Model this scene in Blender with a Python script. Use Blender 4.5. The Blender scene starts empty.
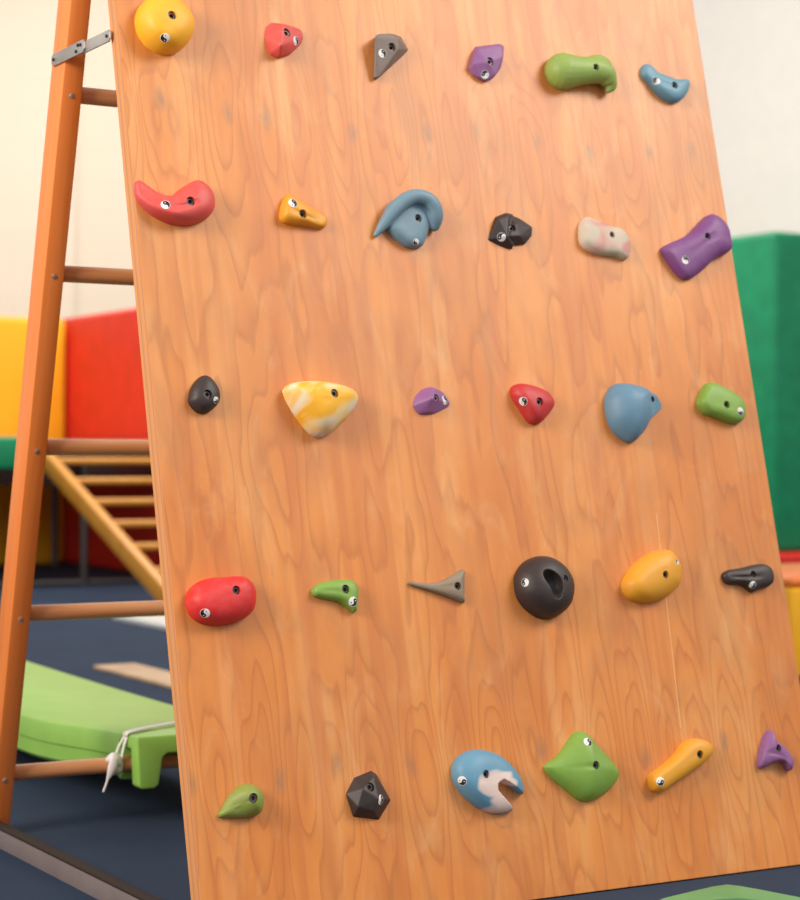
import bpy, bmesh, math, random
from mathutils import Vector, Matrix
from mathutils.bvhtree import BVHTree
random.seed(4)
SC = bpy.context.scene
C = SC.collection

# ---------------- camera ----------------
cd = bpy.data.cameras.new('camera'); cam = bpy.data.objects.new('camera', cd); C.objects.link(cam)
YAW, PITCH, ROLL = 0.52969, -0.000296, 0.004624
fw = Vector((math.sin(YAW)*math.cos(PITCH), math.cos(YAW)*math.cos(PITCH), math.sin(PITCH)))
r0 = Vector((math.cos(YAW), -math.sin(YAW), 0)); u0 = r0.cross(fw)
r1 = r0*math.cos(ROLL) + u0*math.sin(ROLL); u1 = -r0*math.sin(ROLL) + u0*math.cos(ROLL)
cam.matrix_world = Matrix(((r1.x, u1.x, -fw.x, -1.21392), (r1.y, u1.y, -fw.y, -2.620162), (r1.z, u1.z, -fw.z, 0.709794), (0, 0, 0, 1)))
cd.sensor_fit = 'HORIZONTAL'; cd.sensor_width = 36; cd.lens = 36*2009.352972/800
cd.dof.use_dof = True; cd.dof.focus_distance = 3.02; cd.dof.aperture_fstop = 5.6
cd.clip_end = 60
SC.camera = cam

# ---------------- light ----------------
world = bpy.data.worlds.new('hall_daylight'); SC.world = world; world.use_nodes = True
wb = world.node_tree.nodes['Background']; wb.inputs[0].default_value = (.97, .97, 1.0, 1); wb.inputs[1].default_value = .66
def area(name, loc, target, size, power, col):
    l = bpy.data.lights.new(name, 'AREA'); l.shape = 'RECTANGLE'; l.size, l.size_y = size; l.energy = power; l.color = col
    o = bpy.data.objects.new(name, l); C.objects.link(o); o.location = loc
    o.rotation_euler = (Vector(target)-Vector(loc)).to_track_quat('-Z', 'Y').to_euler(); return o
area('window_light', (4.5, -3.45, 5.25), (.5, .3, 1.1), (2.9, 2.4), 322, (1, .93, .82))
area('side_window_light', (-3.2, -.7, 2.3), (.1, .6, .8), (1.7, 1.6), 148, (1, .92, .80))
area('hall_light', (4.2, 7.6, 4.6), (5.6, 8, .6), (3, 3), 170, (1, .95, .86))
area('hall_light', (1.2, 6.0, 4.9), (2.4, 8.6, .9), (3, 2), 118, (1, .94, .84))
SC.view_settings.view_transform = 'Standard'; SC.view_settings.look = 'None'
SC.view_settings.exposure = 0.0; SC.view_settings.gamma = 1; SC.view_settings.use_curve_mapping = False

TH = 1.330914; BW = 1.181; BH = 1.70; BT = .034            # plywood lean, width, length, thickness
BOARD = Matrix.Rotation(TH, 4, 'X')

# ---------------- materials ----------------
def mat(name): 
    m = bpy.data.materials.new(name); m.use_nodes = True; nt = m.node_tree; b = nt.nodes['Principled BSDF']; return m, nt, b
def nd(nt, t, **k):
    n = nt.nodes.new(t)
    for a, v in k.items():
        if a.startswith('i_'):
            key = a[2:]; n.inputs[int(key) if key.isdigit() else key].default_value = v
        else: setattr(n, a, v)
    return n
def mth(nt, op, a, b=None, c=None):
    n = nt.nodes.new('ShaderNodeMath'); n.operation = op
    for i, v in enumerate((a, b, c)):
        if v is None: continue
        if isinstance(v, (int, float)): n.inputs[i].default_value = v
        else: nt.links.new(v, n.inputs[i])
    return n.outputs[0]
def ramp(nt, fac, stops):
    r = nt.nodes.new('ShaderNodeValToRGB'); e = r.color_ramp.elements
    while len(e) < len(stops): e.new(.5)
    for x, (p, c) in zip(e, stops): x.position = p; x.color = (*c, 1)
    nt.links.new(fac, r.inputs[0]); return r.outputs[0]
def mixc(nt, fac, a, b, mode='MIX'):
    n = nt.nodes.new('ShaderNodeMix'); n.data_type = 'RGBA'; n.blend_type = mode
    for s, v in ((n.inputs[0], fac), (n.inputs[6], a), (n.inputs[7], b)):
        if isinstance(v, (int, float)): s.default_value = v
        elif isinstance(v, tuple): s.default_value = (*v, 1)
        else: nt.links.new(v, s)
    return n.outputs[2]
def coords(nt, scale=(1, 1, 1), rot=(0, 0, 0), loc=(0, 0, 0)):
    t = nt.nodes.new('ShaderNodeTexCoord'); m = nt.nodes.new('ShaderNodeMapping')
    m.inputs['Scale'].default_value = scale; m.inputs['Rotation'].default_value = rot; m.inputs['Location'].default_value = loc
    nt.links.new(t.outputs['Object'], m.inputs[0]); return m.outputs[0]
def noise(nt, vec, scale, detail=3, rough=.5, dist=0):
    n = nd(nt, 'ShaderNodeTexNoise', i_Scale=scale, i_Detail=detail, i_Roughness=rough, i_Distortion=dist); nt.links.new(vec, n.inputs['Vector']); return n.outputs[0]
def bump(nt, b, h, strength, dist=.001):
    n = nd(nt, 'ShaderNodeBump', i_Strength=strength, i_Distance=dist); nt.links.new(h, n.inputs['Height']); nt.links.new(n.outputs[0], b.inputs['Normal'])
def plain(name, col, rough=.5, metal=0, bumpy=0, var=0):
    m, nt, b = mat(name); b.inputs['Base Color'].default_value = (*col, 1); b.inputs['Roughness'].default_value = rough; b.inputs['Metallic'].default_value = metal
    v = coords(nt)
    if var: nt.links.new(ramp(nt, noise(nt, v, 9, 4), [(.3, tuple(c*(1-var) for c in col)), (.7, tuple(min(1, c*(1+var)) for c in col))]), b.inputs['Base Color'])
    if bumpy: bump(nt, b, noise(nt, v, 900, 2), bumpy, .0006)
    return m

def plywood():
    m, nt, b = mat('rotary_cut_plywood'); L = nt.links
    t = nt.nodes.new('ShaderNodeTexCoord'); sp = nt.nodes.new('ShaderNodeSeparateXYZ'); L.new(t.outputs['Object'], sp.inputs[0])
    X, Y = sp.outputs[0], sp.outputs[1]
    n1 = noise(nt, coords(nt, (5.5, 1.1, 1)), 1.0, 3, .55)
    n2 = noise(nt, coords(nt, (22, 2.6, 1), loc=(3, 1, 0)), 1.0, 3, .6)
    # knot rows: the veneer repeats its knots with every turn of the log
    rows = None
    for v0, per, ph, wd, amp in ((1.285, .150, .4, .13, .36), (.225, .140, 1.9, .10, .36), (.76, .31, .6, .16, .12)):
        d = mth(nt, 'DIVIDE', mth(nt, 'SUBTRACT', mth(nt, 'ADD', Y, mth(nt, 'MULTIPLY', n1, .10)), v0+.05), wd)
        g = mth(nt, 'DIVIDE', amp, mth(nt, 'ADD', 1.0, mth(nt, 'POWER', mth(nt, 'ABSOLUTE', d), 2.4)))
        xx = mth(nt, 'ADD', X, mth(nt, 'MULTIPLY', n1, .12))
        c = mth(nt, 'COSINE', mth(nt, 'MULTIPLY_ADD', xx, 2*math.pi/per, ph))
        k = mth(nt, 'MULTIPLY', g, c)
        rows = k if rows is None else mth(nt, 'ADD', rows, k)
    hgt = mth(nt, 'ADD', mth(nt, 'ADD', mth(nt, 'MULTIPLY', n1, 1.5), mth(nt, 'MULTIPLY', n2, .14)), mth(nt, 'ADD', rows, mth(nt, 'MULTIPLY', X, .5)))
    fr = mth(nt, 'FRACT', mth(nt, 'MULTIPLY', hgt, 7.5))
    line = mth(nt, 'POWER', fr, 5.0)                        # dark late-wood edge of each growth ring
    line = mth(nt, 'MULTIPLY', line, mth(nt, 'SMOOTH_MIN', 1.0, mth(nt, 'MULTIPLY', mth(nt, 'SUBTRACT', 1.0, fr), 9), .1))
    fine = noise(nt, coords(nt, (420, 9, 1)), 1.0, 2, .6)
    blot = noise(nt, coords(nt, (6, 2.2, 1), loc=(0, 7, 2)), 1.0, 4, .6)
    base = ramp(nt, blot, [(.28, (.62, .185, .028)), (.5, (.73, .248, .045)), (.74, (.80, .335, .085))])
    base = mixc(nt, mth(nt, 'MULTIPLY', line, .85), base, (.40, .105, .018))
    base = mixc(nt, mth(nt, 'MULTIPLY', fine, .14), base, (.46, .13, .03))
    pale = ramp(nt, noise(nt, coords(nt, (15, 1.7, 1), loc=(1, 2, 5)), 1.0, 3, .6), [(.55, (0, 0, 0)), (.72, (1, 1, 1))])
    base = mixc(nt, mth(nt, 'MULTIPLY', pale, .3), base, (.86, .47, .20))
    # grey knot hearts on both rows and hand grime
    kd = None
    for v0, seed in ((1.285, 2.0), (.225, 5.3)):
        vor = nd(nt, 'ShaderNodeTexVoronoi', i_Scale=1.0, i_Randomness=.55, voronoi_dimensions='1D'); L.new(mth(nt, 'MULTIPLY_ADD', X, 8.2, seed), vor.inputs['W'])
        q = mth(nt, 'MULTIPLY', vor.outputs['Distance'], 1/.12)
        jit = mth(nt, 'MULTIPLY', mth(nt, 'SUBTRACT', noise(nt, coords(nt, (4, 0, 0), loc=(seed, 0, 0)), 1.0, 1), .5), .12)
        dy = mth(nt, 'DIVIDE', mth(nt, 'SUBTRACT', mth(nt, 'ADD', Y, jit), v0), .026)
        e = mth(nt, 'SUBTRACT', 1.0, mth(nt, 'SQRT', mth(nt, 'ADD', mth(nt, 'MULTIPLY', q, q), mth(nt, 'MULTIPLY', dy, dy))))
        e = mth(nt, 'MAXIMUM', e, 0.0); kd = e if kd is None else mth(nt, 'ADD', kd, e)
    kd = mth(nt, 'MULTIPLY', kd, mth(nt, 'MULTIPLY_ADD', noise(nt, coords(nt, (90, 30, 1)), 1.0, 3), 1.6, -.2))
    base = mixc(nt, mth(nt, 'MINIMUM', mth(nt, 'MULTIPLY', kd, 1.0), .6), base, (.24, .14, .09))
    grime = ramp(nt, noise(nt, coords(nt, (2.3, 2.6, 1), loc=(9, 3, 0)), 1.0, 4, .65), [(.5, (0, 0, 0)), (.72, (1, 1, 1))])
    base = mixc(nt, mth(nt, 'MULTIPLY', grime, .30), base, (.36, .18, .08))
    mo = noise(nt, coords(nt, (13, 5.5, 1), loc=(2, 6, 1)), 1.0, 4, .62, .8)
    base = mixc(nt, ramp(nt, mo, [(.53, (0, 0, 0)), (.70, (.30, .30, .30))]), base, (.82, .46, .20))
    mo2 = noise(nt, coords(nt, (9, 3.2, 1), loc=(12, 1, 4)), 1.0, 4, .62, .8)
    base = mixc(nt, ramp(nt, mo2, [(.52, (0, 0, 0)), (.72, (.5, .5, .5))]), base, (.46, .18, .06))
    # broad pale and dark veneer stripes, and one thin split
    st = noise(nt, coords(nt, (34, .55, 1), loc=(4, 4, 0)), 1.0, 2, .5)
    base = mixc(nt, ramp(nt, st, [(.50, (0, 0, 0)), (.62, (.42, .42, .42))]), base, (.55, .15, .03))
    cx = mth(nt, 'ABSOLUTE', mth(nt, 'SUBTRACT', X, mth(nt, 'MULTIPLY_ADD', Y, .038, .896)))
    on = mth(nt, 'MULTIPLY', mth(nt, 'LESS_THAN', cx, .0008), mth(nt, 'MULTIPLY', mth(nt, 'GREATER_THAN', Y, .25), mth(nt, 'LESS_THAN', Y, .62)))
    base = mixc(nt, mth(nt, 'MULTIPLY', on, .7), base, (.86, .50, .22))
    L.new(base, b.inputs['Base Color']); b.inputs['Roughness'].default_value = .45
    b.inputs['Coat Weight'].default_value = .35; b.inputs['Coat Roughness'].default_value = .35; b.inputs['Specular IOR Level'].default_value = .35
    bump(nt, b, fine, .12, .0004); return m
def plies():
    m, nt, b = mat('plywood_edge'); t = nt.nodes.new('ShaderNodeTexCoord'); sp = nt.nodes.new('ShaderNodeSeparateXYZ'); nt.links.new(t.outputs['Object'], sp.inputs[0])
    k = mth(nt, 'FRACT', mth(nt, 'MULTIPLY', sp.outputs[2], 1/.017))
    n = noise(nt, coords(nt, (10, 25, 200)), 1.0, 3)
    c = ramp(nt, k, [(.0, (.72, .29, .09)), (.62, (.74, .31, .10)), (.68, (.50, .20, .11)), (.95, (.68, .27, .09))])
    c = mixc(nt, mth(nt, 'MULTIPLY', n, .3), c, (.45, .2, .09)); nt.links.new(c, b.inputs['Base Color']); b.inputs['Roughness'].default_value = .55; return m
def timber(name, a, c, grain=(60, 60, 2.5), rough=.4):
    m, nt, b = mat(name)
    n = noise(nt, coords(nt, grain), 1.0, 4, .6, .6); n2 = noise(nt, coords(nt, tuple(g*.12 for g in grain)), 1.0, 3)
    k = mth(nt, 'MULTIPLY_ADD', n2, .5, mth(nt, 'MULTIPLY', n, .6))
    nt.links.new(ramp(nt, k, [(.35, c), (.7, a)]), b.inputs['Base Color']); b.inputs['Roughness'].default_value = rough
    bump(nt, b, n, .08, .0005); return m
def carpet(name, a, c):
    m, nt, b = mat(name); n = noise(nt, coords(nt), 4.0, 5, .6); f = noise(nt, coords(nt), 420, 3, .7)
    nt.links.new(ramp(nt, mth(nt, 'MULTIPLY_ADD', f, .55, mth(nt, 'MULTIPLY', n, .45)), [(.3, a), (.7, c)]), b.inputs['Base Color'])
    b.inputs['Roughness'].default_value = .9; b.inputs['Specular IOR Level'].default_value = .12; bump(nt, b, f, .5, .002); return m
def swirl(name, a, c, d, scale=32, dist=2.5, split=(.38, .5, .62)):
    m, nt, b = mat(name); n = noise(nt, coords(nt, (1, 1.6, 1), rot=(.3, .2, .6)), scale, 2, .5, dist)
    nt.links.new(ramp(nt, n, [(split[0], a), (split[1], c), (split[2], d)]), b.inputs['Base Color']); b.inputs['Roughness'].default_value = .66
    bump(nt, b, noise(nt, coords(nt), 1500, 2), .25, .0003); return m
def resin(name, col, rough=.5):
    m, nt, b = mat(name); n = noise(nt, coords(nt), 55, 4, .65)
    chalk = tuple(min(1, v*.9+(.05 if max(col) > .05 else .008)) for v in col)
    nt.links.new(ramp(nt, n, [(.35, col), (.85, chalk)]), b.inputs['Base Color']); b.inputs['Roughness'].default_value = rough
    bump(nt, b, noise(nt, coords(nt), 1500, 3), .3, .0003); return m

def half_swirl():
    # pale patch round the slot of the hold, blue elsewhere, streaked edge
    m, nt, b = mat('blue_white_marble'); t = nt.nodes.new('ShaderNodeTexCoord'); sp = nt.nodes.new('ShaderNodeSeparateXYZ'); nt.links.new(t.outputs['Object'], sp.inputs[0])
    dx = mth(nt, 'DIVIDE', mth(nt, 'SUBTRACT', sp.outputs[0], .012), .036); dy = mth(nt, 'DIVIDE', mth(nt, 'ADD', sp.outputs[1], .024), .034)
    d = mth(nt, 'SQRT', mth(nt, 'ADD', mth(nt, 'MULTIPLY', dx, dx), mth(nt, 'MULTIPLY', dy, dy)))
    n = noise(nt, coords(nt, (1, 1.6, 1), rot=(.3, .2, .6)), 15, 1, .4, .9)
    k = mth(nt, 'ADD', d, mth(nt, 'MULTIPLY', mth(nt, 'SUBTRACT', n, .5), 1.7))
    nt.links.new(ramp(nt, k, [(.72, (.78, .60, .55)), (.86, (.50, .48, .52)), (.95, (.12, .29, .42))]), b.inputs['Base Color']); b.inputs['Roughness'].default_value = .5
    return m
HC = dict(yellow=resin('yellow_resin', (.93, .44, .012)), red=resin('red_resin', (.70, .075, .06)), greybrown=resin('grey_brown_resin', (.19, .135, .11)),
    purple=resin('purple_resin', (.27, .10, .27)), green=resin('soft_green_resin', (.28, .40, .075)), blue=resin('blue_resin', (.13, .29, .38)),
    amber=resin('amber_resin', (.80, .33, .01)), bluegrey=resin('blue_grey_resin', (.155, .265, .335)), black=resin('black_resin', (.036, .023, .021), .5),
    marble=swirl('pink_cream_marble', (.62, .30, .25), (.62, .50, .40), (.50, .56, .40), 9, 1), violet=resin('violet_resin', (.20, .055, .22)),
    yellowmarble=swirl('yellow_white_marble', (.86, .42, .02), (.85, .58, .22), (.80, .68, .52), 8, 2.2),
    deepred=resin('deep_red_resin', (.55, .022, .022)), blue2=resin('powder_blue_resin', (.12, .25, .36)), green2=resin('leaf_green_resin', (.20, .36, .045)),
    brightred=resin('bright_red_resin', (.70, .018, .015)), taupe=resin('taupe_resin', (.26, .19, .125)), amber2=resin('golden_resin', (.76, .33, .012)),
    olive=resin('olive_green_resin', (.24, .29, .045)), bluemarble=half_swirl())
M_PLY = plywood(); M_EDGE = plies()
M_STILE = timber('oiled_orange_pine', (.95, .29, .07), (.80, .19, .022))
M_RUNG = timber('worn_rung_wood', (.90, .46, .22), (.62, .22, .06), (2.5, 60, 60), .4)
M_BGW = timber('varnished_yellow_wood', (.72, .32, .032), (.56, .21, .02))
M_STEEL = plain('dark_steel', (.09, .08, .075), .35, .9); M_ZINC = plain('zinc_plated_steel', (.55, .50, .45), .42, .75, var=.3)
M_BOLT = plain('blackened_bolt_steel', (.12, .10, .095), .45, .7)
M_WHITE = plain('badge_white', (.86, .82, .80), .6); M_BLACK = plain('badge_black', (.010, .008, .010), .65)
M_FLOOR = carpet('slate_carpet', (.024, .037, .066), (.043, .063, .104)); M_FLOOR2 = carpet('slate_carpet_front', (.036, .040, .056), (.062, .068, .090))
M_BAR = carpet('pinkish_grey_felt', (.13, .10, .097), (.25, .20, .195)); M_BARTOP = plain('dark_brown_trim', (.045, .032, .026), .8); M_BARTOP.node_tree.nodes['Principled BSDF'].inputs['Specular IOR Level'].default_value = .1
M_LIME = plain('lime_plastic', (.30, .56, .095), .42, bumpy=.2, var=.05); M_CORD = plain('white_cord', (.90, .84, .82), .8, bumpy=.3)
def wallpaint():
    m, nt, b = mat('cream_painted_block'); br = nd(nt, 'ShaderNodeTexBrick', i_Scale=1.0); br.inputs['Brick Width'].default_value = .45; br.inputs['Row Height'].default_value = .22; br.inputs['Mortar Size'].default_value = .008
    t = nt.nodes.new('ShaderNodeTexCoord'); sp = nt.nodes.new('ShaderNodeSeparateXYZ'); cb = nt.nodes.new('ShaderNodeCombineXYZ'); nt.links.new(t.outputs['Object'], sp.inputs[0])
    nt.links.new(mth(nt, 'ADD', sp.outputs[0], sp.outputs[1]), cb.inputs[0]); nt.links.new(sp.outputs[2], cb.inputs[1]); nt.links.new(cb.outputs[0], br.inputs['Vector'])
    br.inputs['Color1'].default_value = br.inputs['Color2'].default_value = (.79, .68, .55, 1); br.inputs['Mortar'].default_value = (.76, .655, .525, 1)
    s = noise(nt, coords(nt), 1.6, 4, .6); nt.links.new(mixc(nt, mth(nt, 'MULTIPLY', s, .25), br.outputs['Color'], (.76, .70, .60)), b.inputs['Base Color']); b.inputs['Roughness'].default_value = .8; return m
M_WALL = wallpaint()
M_WALLR = plain('white_painted_wall', (.80, .78, .74), .8, var=.02)
M_MY = plain('yellow_vinyl', (.84, .40, .004), .65, var=.04); M_MR = plain('red_vinyl', (.70, .018, .008), .6, var=.1); M_MG = plain('green_vinyl', (.010, .25, .11), .4, var=.12); M_MG.node_tree.nodes['Principled BSDF'].inputs['Specular IOR Level'].default_value = .25
M_MO = plain('orange_vinyl', (.80, .20, .03), .4); M_PINK = plain('green_foam', (.15, .36, .13), .7, bumpy=.3, var=.1); M_PINKD = plain('dark_green_foam', (.05, .19, .09), .7)
M_TAN = plain('bare_plank_wood', (.60, .40, .24), .6, var=.15); M_WM = plain('white_vinyl', (.75, .76, .74), .4); M_GREY = plain('grey_enamel', (.20, .19, .19), .4)

# ---------------- helpers ----------------
def tag(o, label=None, cat=None, group=None, kind=None):
    for k, v in (('label', label), ('category', cat), ('group', group), ('kind', kind)):
        if v: o[k] = v
    return o
def obj(name, me, m, parent=None, smooth=True, angle=None):
    o = bpy.data.objects.new(name, me); C.objects.link(o)
    for x in (m if isinstance(m, (list, tuple)) else [m]): me.materials.append(x)
    if smooth: me.polygons.foreach_set('use_smooth', [True]*len(me.polygons))
    if smooth and angle: me.set_sharp_from_angle(angle=math.radians(angle))
    if parent: o.parent = parent
    return o
def empty(name, label, cat, mw=None, group=None):
    o = bpy.data.objects.new(name, None); C.objects.link(o); o.empty_display_size = .05
    if mw is not None: o.matrix_world = mw
    return tag(o, label, cat, group)
def box(bm, lo, hi, bev=0, seg=2, mat_index=0):
    vs = [bm.verts.new((x, y, z)) for x in (lo[0], hi[0]) for y in (lo[1], hi[1]) for z in (lo[2], hi[2])]
    fs = [bm.faces.new([vs[i] for i in q]) for q in ((0, 1, 3, 2), (4, 6, 7, 5), (0, 4, 5, 1), (2, 3, 7, 6), (0, 2, 6, 4), (1, 5, 7, 3))]
    for f in fs: f.material_index = mat_index
    if bev: bmesh.ops.bevel(bm, geom=list({e for f in fs for e in f.edges}), offset=bev, segments=seg, affect='EDGES', profile=.5)
def boxmesh(lo, hi, bev=0, seg=2):
    bm = bmesh.new(); box(bm, lo, hi, bev, seg); return bm
def cyl(bm, a, b, r, seg=20, bev=0, r2=None):
    a = Vector(a); b = Vector(b); t = (b-a).normalized(); n = t.orthogonal().normalized(); c = t.cross(n); r2 = r if r2 is None else r2
    prof = [(0, r)] if not bev else [(0, r-bev), (bev*.3, r-bev*.3), (bev, r)]
    L = (b-a).length
    prof += [(L, r2)] if not bev else [(L-bev, r2), (L-bev*.3, r2-bev*.3), (L, r2-bev)]
    rg = [[bm.verts.new(a+t*z+(n*math.cos(2*math.pi*k/seg)+c*math.sin(2*math.pi*k/seg))*q) for k in range(seg)] for z, q in prof]
    for p, q in zip(rg, rg[1:]):
        for i in range(seg): bm.faces.new((p[i], p[(i+1) % seg], q[(i+1) % seg], q[i]))
    bm.faces.new(rg[0][::-1]); bm.faces.new(rg[-1])
def prism(bm, pts, x0, x1, axis=0, bev=0):
    def P(a, b, x): return (x, a, b) if axis == 0 else ((a, x, b) if axis == 1 else (a, b, x))
    lo = [bm.verts.new(P(a, b, x0)) for a, b in pts]; hi = [bm.verts.new(P(a, b, x1)) for a, b in pts]; n = len(pts)
    fs = [bm.faces.new(lo[::-1]), bm.faces.new(hi)] + [bm.faces.new((lo[i], lo[(i+1) % n], hi[(i+1) % n], hi[i])) for i in range(n)]
    bmesh.ops.recalc_face_normals(bm, faces=fs)
    if bev: bmesh.ops.bevel(bm, geom=list({e for f in fs for e in f.edges}), offset=bev, segments=3, affect='EDGES', profile=.5)

# ---------------- mesh builders for the holds ----------------
def mesh_from(bm, name):
    bmesh.ops.recalc_face_normals(bm, faces=bm.faces)
    me = bpy.data.meshes.new(name); bm.to_mesh(me); bm.free(); return me

def resin_dome(bm, outline, spine, p):
    """closed dome rising from a base outline to a spine line, all in metres"""
    n = len(outline); rings = []
    A = []
    for b in outline:
        best = None
        if len(spine) == 1: best = (0, spine[0])
        for k in range(len(spine)-1):
            a, c = spine[k], spine[k+1]
            ax, ay = c[0]-a[0], c[1]-a[1]
            t = max(0, min(1, ((b[0]-a[0])*ax+(b[1]-a[1])*ay)/(ax*ax+ay*ay+1e-12)))
            q = (a[0]+ax*t, a[1]+ay*t, a[2]+(c[2]-a[2])*t)
            d = math.hypot(q[0]-b[0], q[1]-b[1])
            if best is None or d < best[0]: best = (d, q)
        A.append(best[1])
    for s in range(2): A = [tuple((A[i-1][j]+2*A[i][j]+A[(i+1) % n][j])/4 for j in range(3)) for i in range(n)]
    rings.append([bm.verts.new((b[0], b[1], -0.004)) for b in outline])
    K = 14
    for k in range(K):
        t = math.pi/2*k/K
        r, z = math.cos(t)**p, math.sin(t)**p
        rings.append([bm.verts.new((a[0]+(b[0]-a[0])*r, a[1]+(b[1]-a[1])*r, a[2]*z)) for a, b in zip(A, outline)])
    for r0, r1 in zip(rings, rings[1:]):
        for i in range(n): bm.faces.new((r0[i], r0[(i+1) % n], r1[(i+1) % n], r1[i]))
    bm.faces.new(rings[0][::-1])
    top = rings[-1]; cx = sum(v.co.x for v in top)/n; cy = sum(v.co.y for v in top)/n; cz = sum(a[2] for a in A)/n
    # close the cap along the spine
    c = bm.verts.new((cx, cy, cz))
    for i in range(n): bm.faces.new((top[i], top[(i+1) % n], c))

def resin_hull(bm, pts):
    vs = [bm.verts.new(p) for p in pts] + [bm.verts.new((p[0], p[1], -0.004)) for p in pts if p[2] <= 1e-6]
    r = bmesh.ops.convex_hull(bm, input=vs, use_existing_faces=False)
    bad = [g for g in r['geom_interior'] if isinstance(g, bmesh.types.BMVert)] + [g for g in r['geom_unused'] if isinstance(g, bmesh.types.BMVert)]
    if bad: bmesh.ops.delete(bm, geom=list(set(bad)), context='VERTS')

def catmull(pts, sub):
    out = []
    for i in range(len(pts)-1):
        a = pts[max(i-1, 0)]; b = pts[i]; c = pts[i+1]; d = pts[min(i+2, len(pts)-1)]
        for s in range(sub):
            t = s/sub
            out.append(tuple(.5*(2*b[j]+(-a[j]+c[j])*t+(2*a[j]-5*b[j]+4*c[j]-d[j])*t*t+(-a[j]+3*b[j]-3*c[j]+d[j])*t**3) for j in range(len(b))))
    out.append(tuple(pts[-1])); return out

def swept(bm, pts, seg=20, sub=5):
    """rounded tube through (x, y, z, radius) points"""
    P = catmull(pts, sub); V = [Vector(p[:3]) for p in P]; R = [p[3] for p in P]
    rings = []; up = Vector((0.13, 0.21, 1)).normalized(); prev = None
    def ring(c, t, r):
        nonlocal prev
        n = (up if prev is None else prev); n = (n - t*n.dot(t)).normalized(); prev = n
        b = t.cross(n)
        return [bm.verts.new(c + (n*math.cos(2*math.pi*k/seg) + b*math.sin(2*math.pi*k/seg))*r) for k in range(seg)]
    t0 = (V[1]-V[0]).normalized(); t1 = (V[-1]-V[-2]).normalized()
    for a in (80, 60, 40, 20): s = math.radians(a); rings.append(ring(V[0]-t0*R[0]*math.sin(s), t0, R[0]*math.cos(s)))
    for i in range(len(V)):
        t = (V[min(i+1, len(V)-1)]-V[max(i-1, 0)]).normalized(); rings.append(ring(V[i], t, R[i]))
    for a in (20, 40, 60, 80): s = math.radians(a); rings.append(ring(V[-1]+t1*R[-1]*math.sin(s), t1, R[-1]*math.cos(s)))
    for r0, r1 in zip(rings, rings[1:]):
        for i in range(seg): bm.faces.new((r0[i], r0[(i+1) % seg], r1[(i+1) % seg], r1[i]))
    bm.faces.new(rings[0][::-1]); bm.faces.new(rings[-1])

def applied(me, mods):
    """run modifiers on a mesh and return the result"""
    o = bpy.data.objects.new('workpiece', me); C.objects.link(o); cutters = []
    for m in mods:
        if m[0] == 'REMESH':
            k = o.modifiers.new('r', 'REMESH'); k.mode = 'VOXEL'; k.voxel_size = m[1]
        elif m[0] == 'SMOOTH':
            k = o.modifiers.new('s', 'SMOOTH'); k.factor = .5; k.iterations = m[1]
        else:
            c = bpy.data.objects.new('cutter', m[1]); C.objects.link(c); cutters.append(c)
            k = o.modifiers.new('b', 'BOOLEAN'); k.operation = 'DIFFERENCE'; k.solver = 'EXACT'; k.object = c
    bpy.context.view_layer.update()
    dg = bpy.context.evaluated_depsgraph_get()
    res = bpy.data.meshes.new_from_object(o.evaluated_get(dg), preserve_all_data_layers=False, depsgraph=dg)
    bpy.data.objects.remove(o)
    for c in cutters: bpy.data.objects.remove(c)
    return res

def grip_mesh(h):
    bm = bmesh.new(); cut = None; M = .001
    for pc in h['pieces']:
        if pc[0] == 'D': resin_dome(bm, [(a*M, b*M) for a, b in pc[1]], [(a*M, b*M, c*M) for a, b, c in pc[2]], pc[3])
        elif pc[0] == 'H': resin_hull(bm, [(a*M, b*M, c*M) for a, b, c in pc[1]])
        elif pc[0] == 'T': swept(bm, [(a*M, b*M, c*M, r*M) for a, b, c, r in pc[1]])
        elif pc[0] == 'C':
            cb = bmesh.new(); swept(cb, [(a*M, b*M, c*M, r*M) for a, b, c, r in pc[1]]); cut = applied(mesh_from(cb, 'cut'), [('REMESH', .0014)])
        elif pc[0] == 'X':
            cb = bmesh.new(); lo = [cb.verts.new((a*M, b*M, -.02)) for a, b in pc[1]]; hi = [cb.verts.new((a*M, b*M, .09)) for a, b in pc[1]]
            n = len(lo); cb.faces.new(lo[::-1]); cb.faces.new(hi)
            for i in range(n): cb.faces.new((lo[i], lo[(i+1) % n], hi[(i+1) % n], hi[i]))
            cut = mesh_from(cb, 'cut')
    me = mesh_from(bm, 'grip')
    mods = [('REMESH', .0014)]
    if cut: mods += [('CUT', cut), ('REMESH', .0014)]
    mods += [('SMOOTH', h['smooth'])]
    me = applied(me, mods)
    bm = bmesh.new(); bm.from_mesh(me)
    bmesh.ops.bisect_plane(bm, geom=bm.verts[:]+bm.edges[:]+bm.faces[:], plane_co=(0, 0, .0001), plane_no=(0, 0, -1), clear_outer=True)
    bmesh.ops.holes_fill(bm, edges=[e for e in bm.edges if e.is_boundary])
    return mesh_from(bm, 'grip')

# ---------------- setting ----------------
def struct(name, bm, m): return tag(obj(name, mesh_from(bm, name), m, smooth=False), kind='structure')
struct('floor', boxmesh((-4, -3.5, -.1), (9, 11.2, 0)), M_FLOOR)
struct('wall_back', boxmesh((-4, 11.0, 0), (9, 11.2, 4.5)), M_WALL)
struct('wall_right', boxmesh((8.4, -3.5, 0), (8.6, 11.0, 4.5)), M_WALLR)
struct('trim_1', boxmesh((3.0, 10.86, 0), (3.99, 11.0, 4.5)), M_WALL)

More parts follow.
